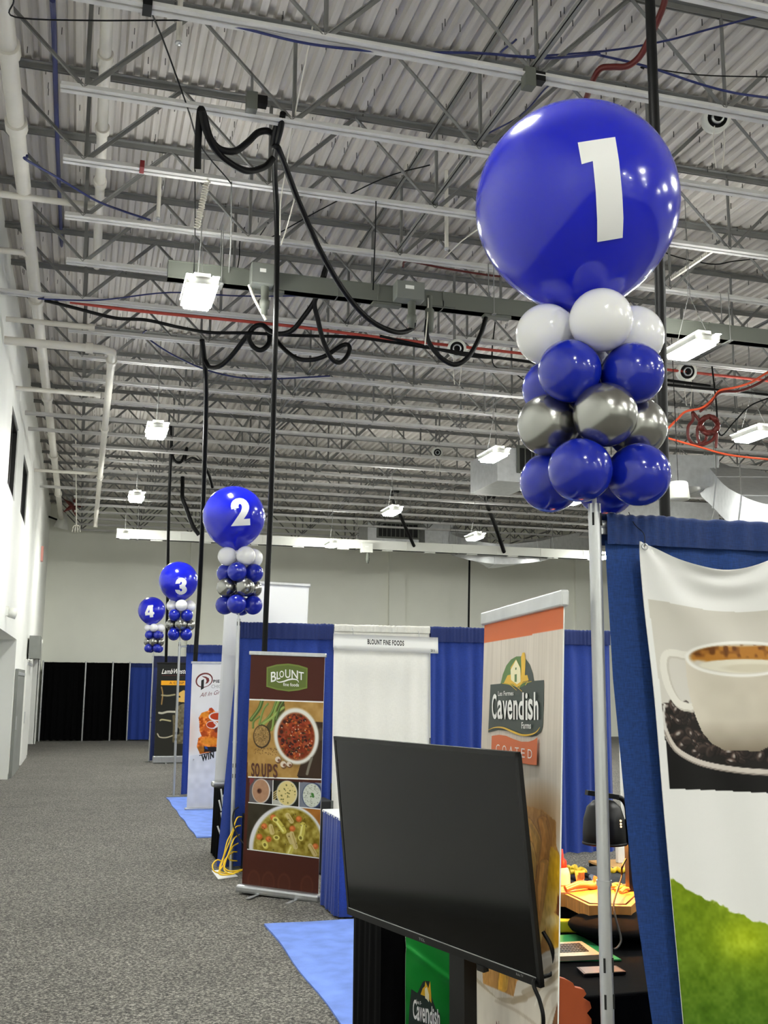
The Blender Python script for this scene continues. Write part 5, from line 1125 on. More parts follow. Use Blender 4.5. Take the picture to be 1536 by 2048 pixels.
ck.strip([KC(1190, 1350), KC(1290, 1440)], 2.4, (240, 236, 234)); ck.strip([KC(1290, 1340), KC(1190, 1460)], 2.4, (240, 236, 234))
ck.poly([KC(1000, 1790), KC(1080, 1800), KC(1500, 1810), KC(1500, 1880), KC(1010, 1900)], (30, 26, 30)); ck.poly([KC(1010, 1790), KC(1060, 1800), KC(1080, 1850), KC(1030, 1840)], (40, 76, 150))
ck.poly([(380, 1512), (470, 1495), (470, 1620), (366, 1622)], (222, 222, 224)); ck.nz(14, 20, 36, ck.pmask([(380, 1512), (470, 1495), (470, 1620), (366, 1622)])); ck.put(np.clip((ck.Y - 1560) / 50, 0, 1) * .5, (190, 192, 200))
a_ = np.linspace(0, 2 * math.pi, 40)
ring = [KC(1010 + 150 * math.cos(t) * math.cos(.15) + 0, 565 - 126 * math.sin(t) - 20 * math.cos(t)) for t in a_]
ck.vstrip(ring, lambda f: 1.2 + 2.0 * abs(math.sin(math.pi * f + .6)), I_maroon)
ck.vpoly([KC(*p) for p in [(960, 485), (1040, 495), (1095, 525), (1105, 570), (1075, 615), (1030, 632), (1055, 580), (1040, 530), (990, 505)]], I_maroon)
ck.vpoly([KC(*p) for p in [(955, 565), (1005, 540), (1000, 715), (945, 745)]], M_ink)
ck.text('PIERCE', KC(1175, 612), KC(1480, 612), 58 / 9.3, M_ink, .03); ck.text('CHICKEN', KC(1142, 710), KC(1480, 710), 64 / 9.3, I_greytext, -.01)
ck.text('All In Great', KC(925, 880), KC(1420, 800), 80 / 9.3, I_maroon, -.004, slant=.35)
ck.vstrip([KC(915, 1965), KC(1240, 1875)], 1.6, M_ink)
ck.text('WiN', KC(955, 2085), KC(1190, 2010), 125 / 9.3, M_ink, .05); ck.text('P', KC(800, 2070), KC(822, 2065), 40 / 9.3, I_greytext, .02)
rollup(ck, 'white roll-up banner with fried chicken and a red ring logo, third booth', cas_h=.05)

# dark fries banner
P0 = at(315, 1327, Y=24.75); B0 = at(308, 1512, Y=24.75)
lw = Print(P0, (1.05, 0, 0), B0 - P0, .0085, (26, 27, 26))
def KL(x, y): return (300 + x / 9.306, 1300 + y / 9.306)
lw.put(np.clip((lw.Y - 1375) / 110, 0, 1) * .35, (70, 66, 52)); 
lw.poly([KL(205, 570), KL(900, 575), KL(900, 655), KL(205, 655)], (232, 164, 36))
for pts, wd, c in ((((215, 690), (235, 820), (215, 1010)), 2.4, (176, 140, 84)), (((220, 840), (330, 850), (460, 830)), 3, (172, 164, 128)), (((170, 1170), (230, 1175), (330, 1150), (460, 1150)), 4, (210, 206, 190)), (((190, 1310), (230, 1295), (380, 1320)), 3, (206, 196, 150)), (((140, 1560), (180, 1620), (300, 1630), (430, 1590)), 2.4, (210, 200, 176)), (((440, 1230), (450, 1400), (440, 1700)), 5, (110, 100, 76))): lw.strip([KL(*p) for p in pts], wd, c, .9)
lw.poly([KL(500, 820), KL(620, 750), KL(900, 760), KL(900, 1000), KL(500, 960)], (220, 178, 96)); lw.poly([KL(470, 1080), KL(600, 1000), KL(900, 1000), KL(900, 1760), KL(450, 1740)], (126, 116, 90), .8); lw.nz(5, 50, 41, lw.pmask([KL(470, 960), KL(900, 960), KL(900, 1760), KL(430, 1740)]))
lw.put(lw.emask(*KL(520, 1510), 3, 7), (20, 20, 18)); lw.put(lw.emask(*KL(540, 870), 3, 2), (40, 34, 20))
lw.text('LambWeston', KL(215, 445), KL(730, 440), 92 / 9.3, I_white, .01, slant=.3); lw.vstrip([KL(225, 472), KL(640, 470)], .5, I_maroon)
lw.text('A CRISP FRY', KL(360, 635), KL(790, 635), 44 / 9.3, I_brown, .01)
rollup(lw, 'dark fries banner with white script and a yellow stripe, fourth booth', cass=True, rail=M_blackm, cas_h=.05)

# tall white banner seen from behind, standing on the black table
YW_ = 11.35
P0 = at(452, 1164, Y=YW_); P1 = at(618, 1173, Y=YW_); B0 = at(427, 1563, Y=YW_)
zt = at(428, 1577, Y=YW_)[2]
wbn = Print(P0, P1 - P0, B0 - P0 + np.array((0.01, 0, 0)), .03, (236, 237, 238)); wbn.surf = lambda s, a, b: s.P0 + a * s.U + b * s.V + s.N * .012 * math.sin(3 * a + 2 * b)
rollup(wbn, 'tall plain white banner seen from behind, rising over the second booth drape', feet=False, zfloor=zt)
def draped_table(label, x0, x1, y0, y1, h, m, name='draped_table', seed=1, amp=.012, top=None, zb=.02):
    t = thing(name, label, 'table', ((x0 + x1) / 2, (y0 + y1) / 2, 0)); per = [(x0, y0), (x1, y0), (x1, y1), (x0, y1), (x0, y0)]
    L = [0]; 
    for i in range(4): L.append(L[-1] + math.dist(per[i], per[i + 1]))
    rr = random.Random(seed); p1 = rr.uniform(0, 6)
    cx, cy = (x0 + x1) / 2, (y0 + y1) / 2
    def f(u, v):
        s_ = u * L[-1]; i = max(k for k in range(4) if L[k] <= s_ + 1e-9); q = (s_ - L[i]) / (L[i + 1] - L[i]); a, b = per[i], per[i + 1]
        x = a[0] + (b[0] - a[0]) * q; y = a[1] + (b[1] - a[1]) * q; n = np.array(((b[1] - a[1]), -(b[0] - a[0]))) / (L[i + 1] - L[i])
        d = (amp * (math.sin(2 * math.pi * s_ / .085 + p1) + .7 * math.sin(2 * math.pi * s_ / .19)) + amp * 1.6) * (.25 + .75 * v) * min(1, 8 * q * (1 - q) + .3)
        return (x + n[0] * d, y + n[1] * d, h - .004 - (h - zb) * v)
    k = MB(); k.sheet(f, int(L[-1] / .014), 10); k.build('skirt', m, t)
    k = MB(); k.rbox((cx, cy, h - .012), (x1 - x0 + .01, y1 - y0 + .01, .024), .008); k.build('table_top', top or m, t)
    for sx in (x0 + .06, x1 - .06):
        for sy in (y0 + .06, y1 - .06): k = MB(); k.cyl((sx, sy, .019), (sx, sy, h - .02), .016, 0, 8); k.build('leg', M_galv, t)
    return t
xa = at(427, 1690, Z=0); 
tx0 = at(427, 1600, Y=YW_ + .35)[0]
bt = draped_table('table under a long black cloth, behind the second pole, carrying the tall white banner', tx0, tx0 + 1.9, YW_ - .35, YW_ + .35, zt, M_blackcloth, seed=3, amp=.008)
k = MB()
for (pts) in (((436, 1578), (441, 1620)), ((440, 1590), (446, 1604)), ((432, 1600), (437, 1622)), ((436, 1625), (444, 1668)), ((429, 1652), (436, 1672)), ((438, 1640), (443, 1635)), ((441, 1600), (444, 1640))):
    a = at(*pts[0], Y=YW_ - .385); b = at(*pts[1], Y=YW_ - .385); k.beam(a + np.array((.03, 0, 0)), b + np.array((.03, 0, 0)), .004, .016)
k.build('white_cloth_print', M_paper, bt)
# name card on the white drape
c0 = at(667, 1267, Y=P2Y - .075); c1 = at(876, 1275, Y=P2Y - .075); c2 = at(667, 1300, Y=P2Y - .075)
sg = Print(c0, c1 - c0, c2 - c0, .05, (240, 240, 236))
sg.text('BLOUNT FINE FOODS', (735, 1288.5), (808, 1292), 10.5, M_ink, .035); sg.text('211', (861.5, 1303.5), (869, 1304), 5, M_ink, .03)
t = thing('booth_name_card', 'white booth name card reading BLOUNT FINE FOODS 211 hung on the white drape', 'sign', c0 + .5 * sg.U + sg.V); sg.build(t, 'card')
for px in (706, 838):
    q = sg.pt(*sg.q(px, 1268 + (px - 667) * .038)); m = MB(); m.tube([q, q + (0, 0, .04), (q[0], P2Y - .035, q[2] + .07)], .003, 0, 6, 3); m.build('hook', M_alu, t)

# ------------------------------------------------------------------ floor coverings of the booths
M_bcar = mat('light_blue_carpet', (112, 142, 220), .95, var=.16, scale=6, bump=.3, bscale=180)
def carpet(label, x0, x1, y0, y1):
    m = MB(); rr = random.Random(int(y0 * 10))
    def f(u, v): return (x0 + (x1 - x0) * u + .008 * math.sin(v * 23), y0 + (y1 - y0) * v + .008 * math.sin(u * 31 + 1), .014 + .003 * math.sin(u * 9 + v * 7))
    m.sheet(f, 40, 40); n = 41
    edge = [f(i / 40, 0) for i in range(41)] + [f(1, i / 40) for i in range(1, 41)] + [f(1 - i / 40, 1) for i in range(1, 41)] + [f(0, 1 - i / 40) for i in range(1, 41)]
    k = len(edge); m.add(edge + [(p[0], p[1], 0) for p in edge], [(i, (i + 1) % k, k + (i + 1) % k, k + i) for i in range(k)])
    tag(m.build('booth_carpet', M_bcar), label, 'carpet')
carpet('bright blue booth carpet in front, beside and under the screen stand', 1.44, 4.4, 3.0, 8.18)
carpet('small patch of blue carpet at the chicken banner booth', 1.42, 4.3, 12.85, 17.3)

# ------------------------------------------------------------------ the screen on its stand
TLp, TRp = dep(677, 1473, 3.41 * 1.15), dep(1047, 1512, 2.58 * 1.15); BLp, BRp = dep(679, 1825, 3.41 * 1.15), dep(1062, 1965, 2.58 * 1.15)
Ut = (TRp - TLp + BRp - BLp) / 2; Vt = (BLp - TLp + BRp - TRp) / 2; wt = np.linalg.norm(Ut); ht = np.linalg.norm(Vt)
u_ = Ut / wt; n_ = np.cross(u_, Vt / ht); n_ /= np.linalg.norm(n_); n_ = n_ if n_ @ (CAM - TLp) > 0 else -n_; v_ = np.cross(n_, u_); v_ = v_ if v_[2] < 0 else -v_
Rt = np.array([u_, -n_, -v_]).T; ct = (TLp + TRp + BLp + BRp) / 4
def tv(a, b, o): return ct + u_ * a + v_ * b + n_ * o
tvt = thing('flat_television', 'large black flat television turned off, angled beside the aisle', 'television', tv(0, ht / 2, 0))
m = MB(); bz = .014
m.box(tv(0, -ht / 2 + bz / 2, -.012), (wt, .012, bz), R=Rt); m.box(tv(-wt / 2 + bz / 2, 0, -.012), (bz, .012, ht), R=Rt); m.box(tv(wt / 2 - bz / 2, 0, -.012), (bz, .012, ht), R=Rt); m.box(tv(0, ht / 2 - .012, -.012), (wt, .016, .024), R=Rt)
m.build('bezel', M_blackm, tvt)
M_screen = mat('black_glass_screen', (2, 2, 2), .1, spec=.24)
m = MB(); m.box(tv(0, -.005, -.012), (wt - 2 * bz, .009, ht - .038), R=Rt); m.build('screen', M_screen, tvt)
m = MB(); m.rbox(tv(0, 0, -.0225), (wt - .012, .009, ht - .012), .003, R=Rt); m.rbox(tv(-.06, .08, -.05), (wt * .62, .05, ht * .6), .02, R=Rt); m.build('back_shell', M_blackm, tvt)
m = MB(); m.box(tv(0, ht / 2 - .0255, -.0045), (wt - .03, .002, .003), R=Rt); m.build('chrome_line', M_alu, tvt)
m = MB(); m.box(tv(.28, ht / 2 + .008, -.01), (.035, .02, .018), R=Rt); m.build('sensor', M_blackm, tvt)
lg = Print(tv(-wt / 2, -ht / 2, -.0035), u_ * wt, v_ * ht, .5, (0, 0, 0)); lgm = mat('print_silver', (150, 150, 150), .4)
lg.text('TCL', (838, 1879.5), (850, 1884), 5.2, lgm, .03); lg.text('Roku TV', (1033, 1950), (1047, 1955), 5, lgm, .02); lg.dm.build('lettering', lg.mats, tvt)
st = thing('television_stand', 'black post stand carrying the television, its foot on the blue carpet', 'stand', (*tv(.12, 0, -.13)[:2], 0.014))
b_ = tv(.14, 0, -.12)
for a in (.03,):
    q = tv(a, 0, -.15); m = MB(); m.box((q[0], q[1], .67), (.085, .05, 1.24), R=np.array(Matrix(((u_[0], -n_[0], 0), (u_[1], -n_[1], 0), (0, 0, 1))))); m.build('post', M_blackm, st)
q = tv(.03, 0, -.09); m = MB(); m.rbox((q[0], q[1], .034), (.75, .19, .03), .01, rz=math.atan2(u_[1], u_[0])); m.build('base', M_blackm, st)
m = MB(); m.box(tv(.03, 0, -.113), (.32, .03, .3), R=Rt); m.build('bracket', M_blackm, st)
m = MB(); m.tube([tv(wt / 2 - .02, ht / 2 - .14, -.05), tv(wt / 2 + .012, ht / 2 - .1, -.05), tv(wt / 2 - .005, ht / 2 - .03, -.06), dep(1068, 1962, 2.95), dep(1079, 2000, 2.92), dep(1086, 2030, 2.9), dep(1086, 2060, 2.9), dep(1080, 2120, 2.9), dep(1040, 2330, 2.95)], .006, 0, 8); m.build('power_cord', M_black, tvt)
# black-draped plinth with the small green banner
qa = at(757, 1960, Y=4.3); cb = draped_table('black-draped plinth behind the television, with a green banner on its front', qa[0] + .01, qa[0] + .42, 4.3, 4.75, 1.02, M_blackcloth, name='draped_plinth', seed=5, amp=.006, zb=.03)
YG = 4.262
def green_surf(s, a, b):
    p = s.P0 + a * s.U + b * s.V
    return p + s.N * (.0016 * math.sin(a * 9 + b * 3) + .0012 * math.sin(b * 14 - a * 4) + .008 * math.exp(-((b - .10 - .22 * a) / .025) ** 2))
g0 = at(811, 1862, Y=YG); g1 = at(911, 1868, Y=YG); g2 = at(810, 2190, Y=YG)
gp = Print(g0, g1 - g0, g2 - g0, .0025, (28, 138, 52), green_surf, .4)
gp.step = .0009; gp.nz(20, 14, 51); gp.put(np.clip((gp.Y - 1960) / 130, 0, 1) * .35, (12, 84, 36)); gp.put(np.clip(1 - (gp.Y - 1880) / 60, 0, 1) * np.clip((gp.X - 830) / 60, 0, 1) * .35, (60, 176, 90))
def KG(x, y): return (790 + x / 4.8, 1860 + y / 4.8)
gp.vpoly([KG(*p) for p in [(155, 565), (215, 605), (265, 500), (280, 488), (330, 490), (350, 640), (390, 760), (430, 800), (435, 960), (125, 960), (135, 760)]], I_dkgreen)
gp.vpoly([KG(*p) for p in [(245, 620), (265, 560), (285, 540), (290, 490), (320, 560), (335, 490), (345, 600), (350, 730), (300, 740), (270, 690)]], I_gold); gp.vpoly([KG(*p) for p in [(285, 560), (305, 545), (325, 620), (325, 690), (290, 690)]], I_cream)
gp.text('Les Fermes', KG(203, 700), KG(300, 752), 38 / 4.8, I_white, .01)
for ch, x0, x1, yt, yb in (('C', 168, 205, 660, 850), ('a', 206, 232, 725, 865), ('v', 232, 256, 735, 870), ('e', 258, 284, 740, 880), ('n', 288, 322, 745, 888), ('d', 326, 352, 720, 895), ('i', 356, 366, 745, 900), ('s', 370, 392, 775, 905), ('h', 396, 420, 750, 910)): gp.text(ch, KG(x0, yb), KG(x1, yb + 8), (yb - yt) / 4.8, I_white, .02)
gp.text('Farms', KG(310, 965), KG(400, 985), 40 / 4.8, I_white, .01)
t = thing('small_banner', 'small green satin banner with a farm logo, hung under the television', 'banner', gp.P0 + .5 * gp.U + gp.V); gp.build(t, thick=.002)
m = MB(); m.cyl(gp.P0 + (-.01, 0, .004), gp.P0 + gp.U + (.01, 0, .004), .005, 0, 8); m.build('top_rod', M_blackm, t)

# ------------------------------------------------------------------ skirted table and boxes in the soup booth
xa = at(632, 1804, Z=0); xf = at(664, 1839, Z=0)
draped_table('blue skirted table corner between the soup banner and the television', xa[0] + .03, xa[0] + 1.1, xf[1], xa[1] - .06, .76, M_blue, seed=8, amp=.012, top=mat('white_table_top', (228, 230, 232), .5))
xc = at(489, 1758, Z=0)
t = thing('equipment_case', 'black equipment case half hidden behind the soup banner', 'case', (xc[0] + .45, xc[1] + .2, 0))
hz_ = at(490, 1606, Y=xc[1])[2]
m = MB(); m.rbox((xc[0] + .45, xc[1] + .2, hz_ / 2 + .004), (.78, .34, hz_ - .008), .012); m.build('body', mat('black_case_laminate', (26, 27, 28), .6), t)
for dx in (-.385, .385):
    m = MB(); m.bx((xc[0] + .45 + dx - .012, xc[1] + .02, .004), (xc[0] + .45 + dx + .012, xc[1] + .036, hz_)); m.build('metal_edge', M_bus, t)
m = MB(); m.rbox((xc[0] + .45, xc[1] + .022, hz_ * .6), (.2, .012, .1), .004); m.build('handle', M_blackm, t)
t = thing('cable_box', 'low black power box among the yellow cords at the second pole', 'power box', (*at(483, 1742, Z=0)[:2], 0))
q = at(483, 1742, Z=0); m = MB(); m.rbox((q[0] + .07, q[1] + .1, .27), (.13, .16, .53), .01); m.build('box', M_blackm, t); m = MB()
for k in range(6): m.box((q[0] + .05, q[1] + .016, .12 + .07 * k), (.05, .012, .04))
m.build('socket', M_black, t); m = MB(); m.bx((q[0] + .03, q[1] + .08, .53), (q[0] + .065, q[1] + .11, .61)); m.build('white_plug', M_paper, t)
def R4(x, y, Y): return (230 + x / 4.097, 1280 + y / 4.097, Y)
yc = [[(1040, 1440, 10.4), (1000, 1450, 10.35), (960, 1560, 10.3), (920, 1640, 10.25), (890, 1760, 10.2), (860, 1840, 10.2), (870, 1890, 10.15), (960, 1900, 10.1), (1060, 1870, 10.2)],
      [(1030, 1510, 10.4), (985, 1530, 10.35), (940, 1640, 10.3), (910, 1720, 10.25), (870, 1830, 10.15), (860, 1900, 10.1), (930, 1912, 10.05), (1010, 1890, 10.1)],
      [(1020, 1585, 10.4), (975, 1620, 10.3), (930, 1740, 10.2), (890, 1830, 10.15), (850, 1890, 10.1), (880, 1915, 10.0), (980, 1905, 10.0)],
      [(1010, 1655, 10.35), (960, 1690, 10.3), (900, 1800, 10.2), (840, 1790, 10.15), (800, 1830, 10.1), (810, 1880, 10.05), (850, 1900, 10.05)],
      [(1000, 1725, 10.35), (960, 1730, 10.3), (900, 1790, 10.2), (890, 1840, 10.15), (930, 1880, 10.05), (1000, 1880, 10.1), (1070, 1860, 10.3)],
      [(1000, 1800, 10.35), (940, 1790, 10.3), (930, 1750, 10.3), (900, 1830, 10.15), (900, 1880, 10.05), (960, 1905, 10.0), (1030, 1870, 10.2)]]
yl = ['uppermost yellow cord at the foot of the second pole', 'yellow cord second from the top at the second pole', 'yellow cord third from the top at the second pole', 'yellow cord with the loop farthest into the aisle', 'yellow cord looping tightly by the low power box', 'lowest yellow cord coiled at the second pole']
for pts, lab in zip(yc, yl):
    P = [at(*R4(*p)[:2], Y=p[2]) for p in pts]; P = [np.array((p[0], p[1], max(p[2] - .012, .006))) for p in P]
    cable('extension_cord', lab, 'cord', P, .0065, M_yellow, px=False, group='yellow cords at the second pole')
P = [at(*R4(*p)[:2], Y=p[2]) for p in [(1010, 1370, 10.3), (975, 1400, 10.25), (965, 1480, 10.2), (985, 1560, 10.15), (1030, 1640, 10.1), (1090, 1712, 10.0)]]
(lambda m: (m.tube(P, .007, 0, 8), m.build('cord', M_black, t)))(MB())
m = MB(); pp = [at(x, y, Z=.006) for x, y in ((424, 1741), (455, 1738), (476, 1752), (437, 1758))]; m.add(pp + [p - (0, 0, .006) for p in pp], [(0, 1, 2, 3), (0, 4, 5, 1), (1, 5, 6, 2), (2, 6, 7, 3), (3, 7, 4, 0)]); tag(m.build('paper_sheet', M_paper), 'flat white sheet on the carpet under the yellow cords', 'paper')
# chicken booth: black table edge and pale crumpled cover
q0 = at(424, 1622, Z=0)

# ------------------------------------------------------------------ the fries booth: black table with its things
TX0, TY0 = 1.70, 3.46
tb = draped_table('table under a black cloth behind the fries banner, laden with a laptop and a board', TX0, TX0 + 1.9, TY0, TY0 + 1.75, .75, M_blackcloth, seed=11, amp=.006, zb=.03)
def onz(pts, z): return [at(x, y, Z=z) for x, y in pts]
def slab(mb, pts, h, mi=0, up=None):
    n = len(pts); T = [np.asarray(p, float) for p in pts]; B = [p - np.array((0, 0, h)) for p in T]
    mb.add(T, [tuple(t) for t in tessellate_polygon([[Vector(p) for p in T]])], mi); mb.add(B, [tuple(t)[::-1] for t in tessellate_polygon([[Vector(p) for p in B]])], mi)
    mb.add(T + B, [(i, (i + 1) % n, n + (i + 1) % n, n + i) for i in range(n)], mi); return mb
# cutting board on a low black riser
M_board = mat('warm_maple_board', (190, 132, 66), .4, var=.3, scale=7, stretch=(1, 9, 1))
zb_ = .885
bp_ = onz([(1104, 1786), (1130, 1788), (1178, 1811), (1262, 1813), (1290, 1786), (1262, 1768), (1110, 1770)], zb_)
t = thing('cutting_board', 'thick wooden cutting board glowing under the heat lamp', 'cutting board', np.mean(bp_, 0) - (0, 0, .06))
slab(MB(), bp_, .055).build('board', M_board, t)
cen = np.mean(bp_, 0); ring = [cen + (p - cen) * .86 for p in bp_]; m = MB(); m.tube([r + (0, 0, .0005) for r in ring] + [ring[0] + (0, 0, .0005)], .004, 0, 6, 0); m.build('juice_groove', mat('dark_groove', (96, 56, 22), .6), t)
rs = [cen + (p - cen) * .9 - (0, 0, .055) for p in bp_]; rz_ = [np.array((p[0], p[1], .752 + .078)) for p in rs]
tag(slab(MB(), rz_, .076).build('display_riser', M_blackcloth), 'low black cloth-covered riser under the cutting board', 'riser')
# heat lamp
YL = float(cen[1]) + .05; lc = at(1208, 1640, Y=YL); rl = 43 / F_PX * ((lc - CAM) @ FW)
lt = thing('heat_lamp', 'black dome heat lamp on an arm above the cutting board', 'heat lamp', (lc[0] + .14, YL, .75))
zt_ = at(1208, 1598, Y=YL)[2]; zb2 = at(1208, 1686, Y=YL)[2]; hh = zt_ - zb2
m = MB(); m.lathe([(rl * .98, 0), (rl, .004), (rl * .99, hh * .25), (rl * .94, hh * .55), (rl * .78, hh * .82), (rl * .5, hh * .96), (rl * .2, hh), (0, hh)], (lc[0], YL, zb2), 0, 40); m.lathe([(rl * .985, .0), (rl * 1.03, -.004), (rl * 1.03, .004), (rl * .99, .008)], (lc[0], YL, zb2), 0, 40); m.build('lamp_shade', M_blackm, lt)
M_in = mat('lamp_shade_inside', (214, 200, 170), .4); m = MB(); m.lathe([(rl * .955, .002), (rl * .95, hh * .3), (rl * .88, hh * .55), (rl * .7, hh * .8), (0, hh * .92)], (lc[0], YL, zb2), 0, 32); m.build('shade_lining', M_in, lt)
M_bulb = mat('warm_bulb', (255, 170, 80), .5, emit=600); m = MB(); m.lathe([(0, -.035), (.028, -.022), (.035, 0), (.028, .024), (0, .036)], (lc[0], YL, zb2 + hh * .4), 0, 16); m.build('bulb', M_bulb, lt)
ay = at(1248, 1592, Y=YL); m = MB(); m.beam(at(1173, 1585, Y=YL - .02), at(1235, 1594, Y=YL - .02), .03, .022); m.tube([at(1233, 1594, Y=YL - .02), at(1244, 1598, Y=YL - .02), at(1253, 1612, Y=YL - .02), at(1256, 1640, Y=YL - .02)], .012, 0, 10); pb_ = at(1256, 1640, Y=YL - .02); m.build('arm', M_blackm, lt)
m = MB(); m.box((pb_[0] + .005, pb_[1], (pb_[2] + .76) / 2), (.035, .035, pb_[2] - .755)); m.build('post', M_blackm, lt)
m = MB(); m.rbox((pb_[0] - .02, pb_[1], .76), (.2, .2, .02), .006); m.build('base', M_blackm, lt)
for k, z in enumerate((0.55, .48, .42)):
    m = MB(); q = np.array((lc[0] + rl * .38, YL - rl * .885, zb2 + hh * z)); m.lathe([(0, -.003), (.005, -.002), (.005, .002), (0, .003)], q, 0, 8, np.array(Matrix.Rotation(1.57, 3, 'X'))); m.build('vent_hole', mat('vent_glow', (255, 220, 170), .5, emit=.9), lt)
(lambda m: (m.tube([at(1252, 1718, Y=YL - .06), at(1244, 1735, Y=YL - .08), at(1243, 1755, Y=4.4), at(1233, 1785, Y=4.2), at(1227, 1810, Y=4.1), at(1231, 1835, Y=4.0), at(1238, 1860, Y=3.95), at(1242, 1882, Y=3.9), at(1234, 1896, Y=3.85), at(1226, 1899, Y=3.8)], .0045), m.build('cord', M_black, lt)))(MB())
# small things on the board
def blob(name, lab, cat, c, d, m, rz=0, seed=0, amp=.12):
    rr = random.Random(seed); f = [rr.uniform(2, 4) for _ in range(4)]; b = MB(); nu, nv = 24, 14; R = np.array(Matrix.Rotation(rz, 3, 'Z'))
    def s(u, v):
        a = u * 2 * math.pi; t = (v - .5) * math.pi; r = 1 + amp * math.sin(f[0] * a // 1 * 0 + round(f[0]) * a + f[1] * t) + amp * .6 * math.sin(round(f[2]) * a * 1 + 3 * t)
        p = np.array((math.cos(t) * math.cos(a) * d[0] * r, math.cos(t) * math.sin(a) * d[1] * r, max(-.98, math.sin(t)) * d[2] + d[2])); return R @ p + np.asarray(c)
    b.sheet(s, nu, nv); return tag(b.build(name, m), lab, cat)
M_tong = mat('copper_brown', (176, 112, 64), .35, .3)
t = thing('tongs', 'brown serving tongs lying across the cutting board', 'tongs', at(1160, 1772, Z=zb_))
for k, (a, b) in enumerate((((1130, 1776), (1186, 1768)), ((1132, 1780), (1188, 1772)))):
    m = MB(); q0 = at(*a, Z=zb_ + .012); q1 = at(*b, Z=zb_ + .014); m.tube([q0, (q0 + q1) / 2 + (0, 0, .012), q1, q1 + (q1 - q0) * .12 + (0, 0, .03)], [.01, .012, .016, .012], 0, 8); m.build('arm', M_tong, t)
t = thing('serving_scoop', 'small tan scoop with a dark patch standing on the board', 'scoop', at(1158, 1768, Z=zb_))
q = at(1160, 1767, Z=zb_ + .004); m = MB(); m.sheet(lambda u, v: q + np.array(((u - .5) * (.035 + .02 * v), -.01 * math.sin(u * 3.14), .005 + .055 * v)), 8, 6); m.build('blade', mat('tan_leather', (196, 150, 96), .6), t); m = MB(); m.sheet(lambda u, v: q + np.array(((u - .5) * .032 + .002, -.013 - .006 * math.sin(u * 3.14), .022 + .03 * v)), 4, 4); m.build('dark_patch', M_brownp if 'M_brownp' in globals() else mat('dark_brown_patch', (60, 38, 24), .6), t)
for i, (px, py, lab) in enumerate(((1222, 1776, 'browned fry lying on the board near the front pole'), (1232, 1772, 'curled fry lying farther back on the board'), (1242, 1778, 'pale fry at the board end by the lamp post'), (1250, 1781, 'short fry at the very end of the board'))):
    q = at(px, py, Z=zb_ + .008); m = MB(); m.tube([q - (.04, .01 * i, 0), q + (0, 0, .008), q + (.035, .02, 0)], .009, 0, 6, 4); tag(m.build('french_fry', mat('golden_fry', (226, 172, 84), .5)), lab, 'food')
t = thing('squeeze_bottle', 'red-capped bottle half hidden behind the fries banner edge', 'bottle', at(1126, 1815, Z=.76)); q = at(1126, 1815, Z=.752); m = MB(); m.lathe([(0, 0), (.035, 0), (.038, .01), (.038, .15), (.03, .18), (.014, .19)], q, 0, 20); m.build('body', mat('clear_cream_plastic', (236, 214, 186), .3), t); m = MB(); m.lathe([(.022, .186), (.022, .215), (.009, .23), (.005, .27), (0, .27)], q, 0, 16); m.build('cap', mat('red_plastic', (206, 52, 24), .35), t)
m = MB(); q0, q1 = at(1128, 1833, Z=.765), at(1168, 1846, Z=.765); m.tube([q0, q1], .008, 0, 8, 0); a, b = at(1112, 1826, Z=.768), at(1140, 1838, Z=.768); m.beam(a, b, .055, .012); tag(m.build('wooden_spatula', mat('pale_wood', (204, 156, 92), .5, var=.15, scale=20)), 'pale wooden spatula lying in front of the cutting board', 'spatula')
blob('folded_cloth', 'rumpled black cloth heaped on the table behind the front pole', 'cloth', at(1235, 1875, Z=.752), (.22, .2, .05), M_blackcloth, .2, 4, .1)
t = thing('power_adapter', 'yellow and black power adapter on the table beside the laptop', 'adapter', at(1138, 1866, Z=.752)); q = at(1136, 1866, Z=.752); m = MB(); m.rbox(q + (0, 0, .03), (.09, .05, .05), .006, rz=-.3); m.build('yellow_body', mat('yellow_plastic', (206, 190, 40), .4), t); m = MB(); m.rbox(q + (.055, -.01, .032), (.03, .055, .056), .006, rz=-.3); m.build('black_end', M_blackm, t); m = MB(); m.tube([q + (.07, -.01, .035), q + (.13, -.03, .03), q + (.17, -.1, .012)], .005, 0, 6); m.build('cord', M_black, t)
# green mat, laptop, phone
M_greenf = mat('green_felt', (36, 142, 74), .8, var=.08, scale=30)
slab(MB(), onz([(1090, 1872), (1150, 1868), (1168, 1875), (1243, 1919), (1100, 1921)], .756), .004)
tag(slab(MB(), onz([(1090, 1872), (1150, 1868), (1168, 1875), (1243, 1919), (1100, 1921)], .757), .005).build('table_mat', M_greenf), 'green felt mat under the laptop on the black table', 'mat')
t = thing('laptop_computer', 'open laptop with a pale deck on the green mat, behind the fries banner', 'laptop', at(1150, 1900, Z=.757))
dk_ = onz([(1092, 1886), (1163, 1882), (1204, 1909), (1120, 1913)], .776); slab(MB(), dk_, .018).build('base', mat('champagne_metal', (206, 188, 152), .35, .3), t)
o_, ux, uy = dk_[3], dk_[2] - dk_[3], dk_[0] - dk_[3]
for r_ in range(5):
    for c_ in range(9):
        a, b = .08 + .08 * c_, .25 + .13 * r_; m = None
        q = [o_ + ux * (a + dx) + uy * (b + dy) + (0, 0, .0022) for dx, dy in ((0, 0), (.064, 0), (.064, .1), (0, .1))]
        slab(MB(), q, .0018).build('key', M_blackm, t)
sc_ = [dk_[0], dk_[1]]; hu = np.array((0, 0, 1.0)); m = MB(); bk = uy / np.linalg.norm(uy)
m.add([dk_[0], dk_[0] - ux * 0 + bk * .05 + hu * .02, dk_[0] + bk * .055 + hu * .02, dk_[0] + bk * .005], [(0, 1, 2, 3)])
